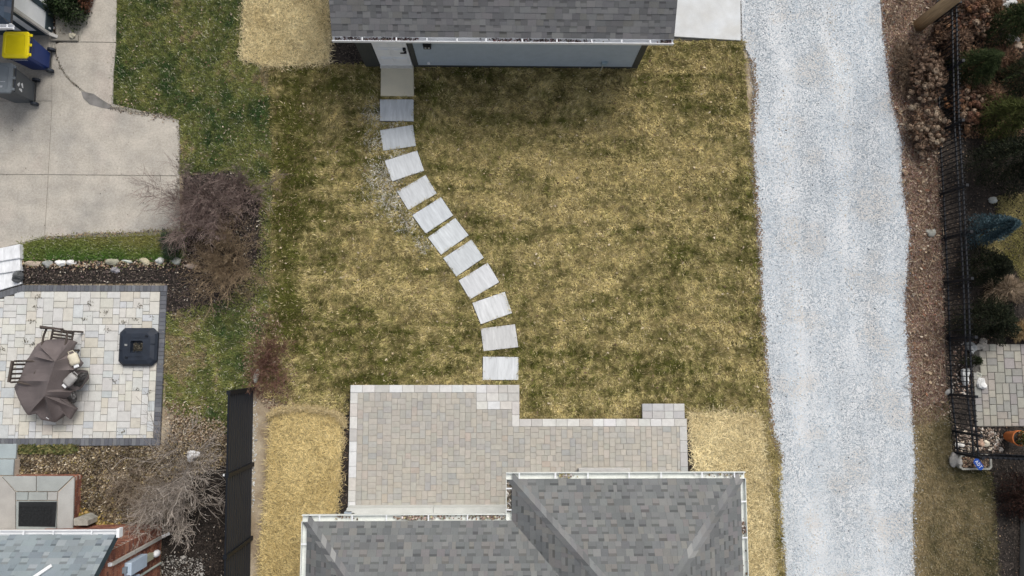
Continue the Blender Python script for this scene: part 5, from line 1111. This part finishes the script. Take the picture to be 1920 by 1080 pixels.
markw = mat('white_print', (.7, .72, .74), ((30, .15),), .6)
def marks_blue(t, bd_, ld_, cx, cy, cz, w_, d_, h):
    m_ = MB()                                            # stamped lettering on the side below the lid
    for k in range(9):
        zz = cz + h * .80; yy = cy - d_ / 2 * .90; m_.box((cx - .2 + k * .045, yy - .006, zz), (.03 if k % 3 else .02, .004, .05))
    m_.build('lettering', markw, bd_)
def marks_grey(t, bd_, ld_, cx, cy, cz, w_, d_, h):
    x_ = lambda z_: cx + w_ / 2 * (.76 + .17 * (z_ - .06) / (h - .18)) + .004
    m_ = MB()                                            # emblem of bent arrows on the back
    for k in range(3):
        a = k * 2.094 + .5; z0 = .68; p = lambda r, g: (x_(z0 + r * math.sin(g)) + .002, cy - .08 + r * math.cos(g), cz + z0 + r * math.sin(g) * 1.0)
        m_.add([p(.06, a), p(.12, a), p(.13, a + .8), p(.15, a + 1.1), p(.09, a + 1.45), p(.05, a + 1.1), p(.06, a + .8)], [[0, 1, 2, 3, 4, 5, 6]])
    m_.build('emblem', markw, bd_)
    l = MB(); zz = cz + h + .0385                        # lid print: a row of glyphs, then 51
    def seg(px_, py_, s_): l.box((px_, py_, zz), (*s_, .003))
    bx, by = cx - w_ * .2, cy - d_ * .33
    for k in range(4): seg(bx + k * .05, by, (.034, .012)); seg(bx + k * .05, by + .03, (.034, .012)); seg(bx + k * .05 - .013, by + .015, (.010, .03))
    gx_ = bx + .24
    for dx, dy, sx_, sy_ in ((0, .04, .036, .01), (-.013, .03, .01, .02), (0, .02, .036, .01), (.013, .01, .01, .02), (0, 0, .036, .01), (.05, .02, .012, .05)): seg(gx_ + dx, by + dy, (sx_, sy_))
    for k in range(13): seg(cx - w_ * .32 + k * .036, cy - d_ * .14, (.02, .008))
    l.build('lettering', markw, ld_)
bc = P(84, 117); bin_('blue wheeled bin with bright yellow lid by the white house', (bc.x - .04, bc.y, .052), .66, .70, 1.04, M['blue'], M['yellow'], '', marks_blue, 1)
bc = P(52, 176); bin_('dark grey wheeled bin with white emblem below the blue one', (bc.x - .02, bc.y, .052), .74, .80, 1.06, M['greyplast'], mat('grey_lid', (.16, .18, .195), ((6, .06),), .45), '', marks_grey, 2)

# ---- draped table under a brown cover
ZN_ = ZN
cq = lambda zx, zy, z_: P(zx / 4.91, 580 + zy / 4.91, z_)
PA, PB_ = cq(505, 482, 1.22), cq(408, 800, 1.22)
rim = [(345, 320, .72), (420, 282, .68), (560, 268, .66), (650, 285, .68), (695, 305, .55), (640, 380, .74), (700, 420, .62), (745, 500, .55), (665, 560, .86), (790, 560, .45), (785, 640, .42), (720, 740, .5), (640, 760, .78), (668, 850, .5), (575, 830, .80), (692, 915, .45), (640, 1010, .42), (590, 960, .62), (500, 1042, .48), (380, 1015, .52), (330, 960, .60), (252, 975, .48), (190, 870, .55), (128, 715, .58), (165, 660, .62), (205, 590, .66), (235, 480, .72), (275, 425, .72)]
t = thing('covered_table', 'patio table and umbrella under a brown draped cover', 'table', (*PX(95, 715), ZN))
rim = [tuple(a_ + (b_ - a_) * k / 3 for a_, b_ in zip(rim[i], rim[(i + 1) % len(rim)])) for i in range(len(rim)) for k in range(3)]; rimw = [cq(*p) for p in rim]; n = len(rimw); mb = MB(); NSUB = 22; vs = []; idx = {}
def peak_for(i): 
    y_ = rim[i][1]; return PA if y_ < 480 else (PB_ if y_ > 800 else PA.lerp(PB_, (y_ - 480) / 320))
rings = []
for r in range(NSUB + 1):
    ring = []
    for i in range(n):
        f = r / NSUB; p = peak_for(i).lerp(rimw[i], f); sag = -.15 * math.sin(math.pi * min(1, f * 1.05)) * abs(math.sin(math.pi * i / 9.))
        wv_ = .010 * math.sin(i * .77 + f * 7) * f + .008 * math.sin(i * 1.7 + 1 + f * 11) * f
        ring.append(p + Vector((0, 0, sag + wv_)))
    rings.append(ring)
hem = [p + Vector((random.uniform(-.01, .01), random.uniform(-.01, .01), -.13 - .04 * math.sin(i * .9))) for i, p in enumerate(rimw)]; rings.append(hem)
v = [p for rg in rings for p in rg]; f = [[r * n + i, r * n + (i + 1) % n, (r + 1) * n + (i + 1) % n, (r + 1) * n + i] for r in range(len(rings) - 1) for i in range(n)]
cov = MB().add(v, f).build('cover', M['cover'], t)
MB().tube([rings[-1][i] for i in range(56, 66)], .008, 5).build('drawcord', M['white'], cov)
MB().bar(cq(430, 990, .56), cq(455, 1005, .54), .05, .012).build('care_tag', M['white'], cov)
ctr = cq(450, 640, .7); tb = MB().tube([(ctr.x, ctr.y, .70), (ctr.x, ctr.y, .74)], .40, 24).build('tabletop', M['chair'], t)
for k in range(4):
    a = k * 1.571 + .5; MB().tube([(ctr.x + .33 * math.cos(a), ctr.y + .33 * math.sin(a), ZN), (ctr.x + .33 * math.cos(a), ctr.y + .33 * math.sin(a), .70)], .025, 8).build('leg', M['chair'], t)
MB().tube([PA - Vector((0, 0, .16)), PB_ - Vector((0, 0, .16))], .035, 8).build('umbrella_pole', M['chair'], t)
# weight bags on the cover
def bag(c, L_, w_, h_, rz, m, label, m2):
    t_ = thing('weight_bag', label, 'bag', c, 'weight bags on the table cover'); o = MB()
    nu, nv = 10, 7; vv = []
    for j in range(nv + 1):
        for i in range(nu):
            a = 2 * math.pi * i / nu; u = -1 + 2 * j / nv; e = (1 - abs(u) ** 6) ** .3 if abs(u) < 1 else .55; sx_ = math.copysign(abs(math.cos(a)) ** .6, math.cos(a)); sz_ = math.copysign(abs(math.sin(a)) ** .7, math.sin(a))
            x_, y_, z_ = u * L_ / 2, sx_ * w_ / 2 * (.8 + .2 * e), sz_ * h_ / 2 * max(e, .35) + .008 * math.sin(i * 3 + j * 2); vv.append((c[0] + x_ * math.cos(rz) - y_ * math.sin(rz), c[1] + x_ * math.sin(rz) + y_ * math.cos(rz), c[2] + z_))
    ff = [[j * nu + i, j * nu + (i + 1) % nu, (j + 1) * nu + (i + 1) % nu, (j + 1) * nu + i] for j in range(nv) for i in range(nu)] + [list(range(nu))[::-1], [nv * nu + i for i in range(nu)]]
    o.add(vv, ff).build('sack', m, t_, True)
    d = Vector((math.cos(rz), math.sin(rz), 0)); n_ = Vector((-d.y, d.x, 0)); e = Vector(c) + d * (L_ / 2)
    MB().tube([e + n_ * w_ * .3, e + n_ * w_ * .25 + d * .07 + Vector((0, 0, .03)), e - n_ * w_ * .25 + d * .07 + Vector((0, 0, .03)), e - n_ * w_ * .3], .012, 6).build('strap', m, t_)
    s_ = Vector(c) - d * (L_ / 2 + .035); MB().box(s_, (.09, w_ * .5, .03), rz, ch=.01).build('flap', m2, t_)
p = cq(680, 460, .82); bag(tuple(p), .30, .25, .13, math.radians(112), M['canvas'], 'cream canvas weight bag on the brown table cover', M['white'])
p = cq(645, 650, .86); bag(tuple(p), .32, .24, .13, math.radians(48), M['greybag'], 'grey shiny weight bag on the brown table cover', M['white'])
# plastic crumpled bag
o = thing('black_bag', 'crumpled black plastic bag slumped over the cover edge', 'bag', tuple(cq(700, 700, .55)))
bb = MB(); bb.blob(tuple(cq(735, 640, .50)), (.14, .26, .09), 4, amp=.25, nu=14, nv=9, rz=-.5); bb.blob(tuple(cq(650, 790, .62)), (.13, .17, .08), 9, amp=.3, nu=14, nv=9, rz=.6)
bb.build('sack', mat('black_film', (.03, .028, .027), ((8, .3),), .28, spec=.5, bump=(14, .9, .04)), o)

# ---- slatted chairs
def chair(label, c, rz, mirror=1):
    t_ = thing('patio_chair', label, 'chair', c, 'slatted patio chairs at the covered table'); cr, sr = math.cos(rz), math.sin(rz)
    T = lambda x_, y_, z_: (c[0] + x_ * cr - y_ * sr, c[1] + x_ * sr + y_ * cr, c[2] + z_)
    w_, d_ = .54, .50
    for k in range(6): y_ = -d_ / 2 + .03 + k * d_ / 6.0; MB().bar(T(-w_ / 2 + .02, y_, .43), T(w_ / 2 - .02, y_, .43), .05, .02).build('seat_slat', M['chair'], t_)
    for s in (-1, 1):
        x_ = s * w_ / 2
        for y_ in (-d_ / 2, d_ / 2): MB().bar(T(x_, y_, 0), T(x_, y_ , .66 if y_ < 0 else .9), .045, .045, up=(cr, sr, 0)).build('leg', M['chair'], t_)
        MB().tube([T(x_, d_ / 2 + .02, .66), T(x_ + s * .03, .05, .68), T(x_ + s * .03, -d_ / 2 - .02, .67), T(x_ + s * .02, -d_ / 2 - .09, .60)], .026, 6).build('arm', M['chair'], t_)
        MB().bar(T(x_, -d_ / 2, .40), T(x_, d_ / 2, .40), .03, .05).build('side_rail', M['chair'], t_)
    MB().bar(T(-w_ / 2, d_ / 2 + .04, .92), T(w_ / 2, d_ / 2 + .04, .92), .05, .07).build('top_rail', M['chair'], t_)
    for k in range(4): x_ = -w_ / 2 + .09 + k * .12; MB().bar(T(x_, d_ / 2, .45), T(x_, d_ / 2 + .04, .90), .05, .016, up=(-sr, cr, 0)).build('back_slat', M['chair'], t_)
chair('brown slatted armchair above the covered table', tuple(P(133, 637, ZN)), math.radians(-8))
chair('brown slatted chair pushed in left of the covered table', tuple(P(86, 697, ZN)), math.radians(84))

# ---- umbrella weight base
c = P(262.5, 650.5, ZN); t = thing('umbrella_base', 'black square plastic umbrella base near the patio border', 'umbrella base', c)
def octring(s, k, z_): return [(c.x + x_, c.y + y_, z_) for x_, y_ in ((-s + k, -s), (s - k, -s), (s, -s + k), (s, s - k), (s - k, s), (-s + k, s), (-s, s - k), (-s, -s + k))]
rgs = [octring(.50, .13, ZN + .004), octring(.51, .13, ZN + .09), octring(.46, .12, ZN + .15), octring(.36, .09, ZN + .18), octring(.165, .03, ZN + .185), octring(.15, .03, ZN + .08)]
v = [p for r in rgs for p in r]; MB().add(v, [[7, 6, 5, 4, 3, 2, 1, 0]] + [[r * 8 + i, r * 8 + (i + 1) % 8, (r + 1) * 8 + (i + 1) % 8, (r + 1) * 8 + i] for r in range(5) for i in range(8)] + [[40 + i for i in range(8)]]).build('shell', M['blackplast'], t)
for s in (-1, 1):
    MB().box((c.x + s * .36, c.y + .08 * s, ZN + .168), (.22, .022, .03)).build('rib', M['blackplast'], t)
    MB().tube([(c.x + s * .25, c.y + s * .28, ZN + .16), (c.x + s * .25, c.y + s * .28, ZN + .195)], .04, 12).build('filler_cap', M['black'], t)
    MB().box((c.x - .05 * s, c.y - s * .25, ZN + .186), (.42, .02, .02)).build('rib', M['blackplast'], t)
MB().box((c.x - .28, c.y + .05, ZN + .19), (.07, .06, .03), ch=.01).build('clamp', mat('dull_metal', (.4, .4, .38), ((20, .2),), .4, metal=.6), t)
n = 140; tag(chips('trapped_leaves', c.x + RS.uniform(-.12, .12, n), c.y + RS.uniform(-.10, .10, n), pick([(.05, .045, .035), (.03, .028, .022), (.09, .08, .06)], n), (.03, .07), z=ZN + .085, mat=M['tint'], parent=t), kind='stuff')

# ---- utility pole
b = P(1722, 48); t = thing('utility_pole', 'weathered wooden utility pole leaving the frame at top right', 'pole', b)
MB().tube([(b.x, b.y, -.02), (b.x, b.y, 3), (b.x, b.y, 6), (b.x, b.y, 9.5)], [.185, .175, .16, .14], 20).build('shaft', M['wood'], t, True)
MB().bar((b.x - 1.1, b.y, 8.9), (b.x + 1.1, b.y, 8.9), .1, .12).build('crossarm', M['wood'], t)

# ---- stone trough with a little yard sign, terracotta pot
p0, p1 = P(1798, 852, .25), P(1861, 881, .25); c = ((p0.x + p1.x) / 2, (p0.y + p1.y) / 2, 0); hx_, hy_ = abs(p1.x - p0.x) / 2, abs(p1.y - p0.y) / 2
t = thing('stone_trough', 'oblong stone planter trough outside the fence corner', 'planter', c)
def rr_(sx_, sy_, k, z_): return [(c[0] + a, c[1] + b_, z_) for a, b_ in ((-sx_ + k, -sy_), (sx_ - k, -sy_), (sx_, -sy_ + k), (sx_, sy_ - k), (sx_ - k, sy_), (-sx_ + k, sy_), (-sx_, sy_ - k), (-sx_, -sy_ + k))]
rg = [rr_(hx_ * .92, hy_ * .9, .06, 0), rr_(hx_, hy_, .07, .25), rr_(hx_ - .05, hy_ - .045, .05, .25), rr_(hx_ - .06, hy_ - .05, .05, .20)]
MB().add([p for r in rg for p in r], [[7, 6, 5, 4, 3, 2, 1, 0]] + [[r * 8 + i, r * 8 + (i + 1) % 8, (r + 1) * 8 + (i + 1) % 8, (r + 1) * 8 + i] for r in range(3) for i in range(8)]).build('shell', M['trough'], t)
MB().add(rr_(hx_ - .055, hy_ - .048, .05, .212), [list(range(8))]).build('earth', M['mulch'], t)
n = 260; tag(chips('dead_leaves', c[0] + RS.uniform(-hx_ + .08, hx_ - .08, n), c[1] + RS.uniform(-hy_ + .07, hy_ - .07, n), pick([(.26, .18, .12), (.18, .10, .07), (.32, .25, .17), (.10, .07, .05)], n), (.03, .08), z=.215, mat=M['tint'], parent=t), kind='stuff')
sc = Vector(P(1834.5, 870.5, .42)); t = thing('yard_sign', 'small blue yard sign with white letters leaning over the trough', 'sign', (sc.x, sc.y - .02, .21))
ang = math.radians(-52); u = Vector((math.cos(ang), math.sin(ang), 0)); vv_ = Vector((-u.y, u.x, 0)) ; nrm = Vector((0, 0, 1)); tl = (nrm * .9 + vv_ * .15).normalized()
oc = [(-.17, -.035), (-.12, -.085), (.12, -.085), (.17, -.035), (.17, .035), (.12, .085), (-.12, .085), (-.17, .035)]
S3 = lambda a, b_, k: sc + u * a + vv_ * b_ + nrm * (k + a * -.12)
pl = [S3(a, b_, .008) for a, b_ in oc] + [S3(a, b_, -.008) for a, b_ in oc]
sg_ = MB().add(pl, [list(range(8)), list(range(15, 7, -1))] + [[i, 8 + i, 8 + (i + 1) % 8, (i + 1) % 8] for i in range(8)]).build('panel', M['signblue'], t)
lt = MB()
def stroke(a0, b0, a1, b1, w_=.014): lt.bar(S3(a0, b0, .0095), S3(a1, b1, .0095), w_, .003)
stroke(-.12, -.045, -.085, .045); stroke(-.05, -.045, -.085, .045); stroke(-.105, -.012, -.065, -.012)
stroke(-.02, -.045, -.02, .045); stroke(-.02, .045, .015, .038); stroke(.015, .038, .035, .0); stroke(.035, .0, .015, -.038); stroke(.015, -.038, -.02, -.045)
stroke(.05, .045, .12, .045); stroke(.085, .045, .085, -.045)
lt.build('lettering', M['white'], sg_); MB().tube([sc - nrm * .005, (sc.x, sc.y - .01, .2)], .008, 6).build('stake', M['white'], t)

b = P(1890, 818, ZG); t = thing('plant_pot', 'orange terracotta pot with plant at the right edge', 'pot', b); prof = [(.13, 0), (.165, .20), (.19, .36), (.205, .36), (.21, .44), (.185, .44), (.175, .38), (.0, .38)]
v = [(b.x + r * math.cos(2 * math.pi * i / 24), b.y + r * math.sin(2 * math.pi * i / 24), b.z + z_) for r, z_ in prof[:-1] for i in range(24)]
pt = MB().add(v, [[r * 24 + i, r * 24 + (i + 1) % 24, (r + 1) * 24 + (i + 1) % 24, (r + 1) * 24 + i] for r in range(6) for i in range(24)] + [list(range(23, -1, -1))]).build('pot', M['terra'], t)
MB().tube([(b.x, b.y, b.z + .36), (b.x, b.y, b.z + .385)], .175, 20).build('earth', M['mulch'], t)
leafy('potted_plant', 'green and orange plant growing in the terracotta pot', 'plant', (b.x + .05, b.y - .01, b.z + .38), .19, .17, .22, [(.06, .08, .02), (.10, .11, .03), (.32, .13, .03), (.3, .26, .18)], 420, (.05, .1), (.3, .5), 'dome', 21, .6)
MB().prism(PP([(1924, 930), (1990, 930), (1990, 1300), (1920, 1300)], .2), 0, .2, (.16, .155, .14), .02).build('garden_wall', M['rock'], None, label='grey stone wall at the bottom right edge', cat='wall')
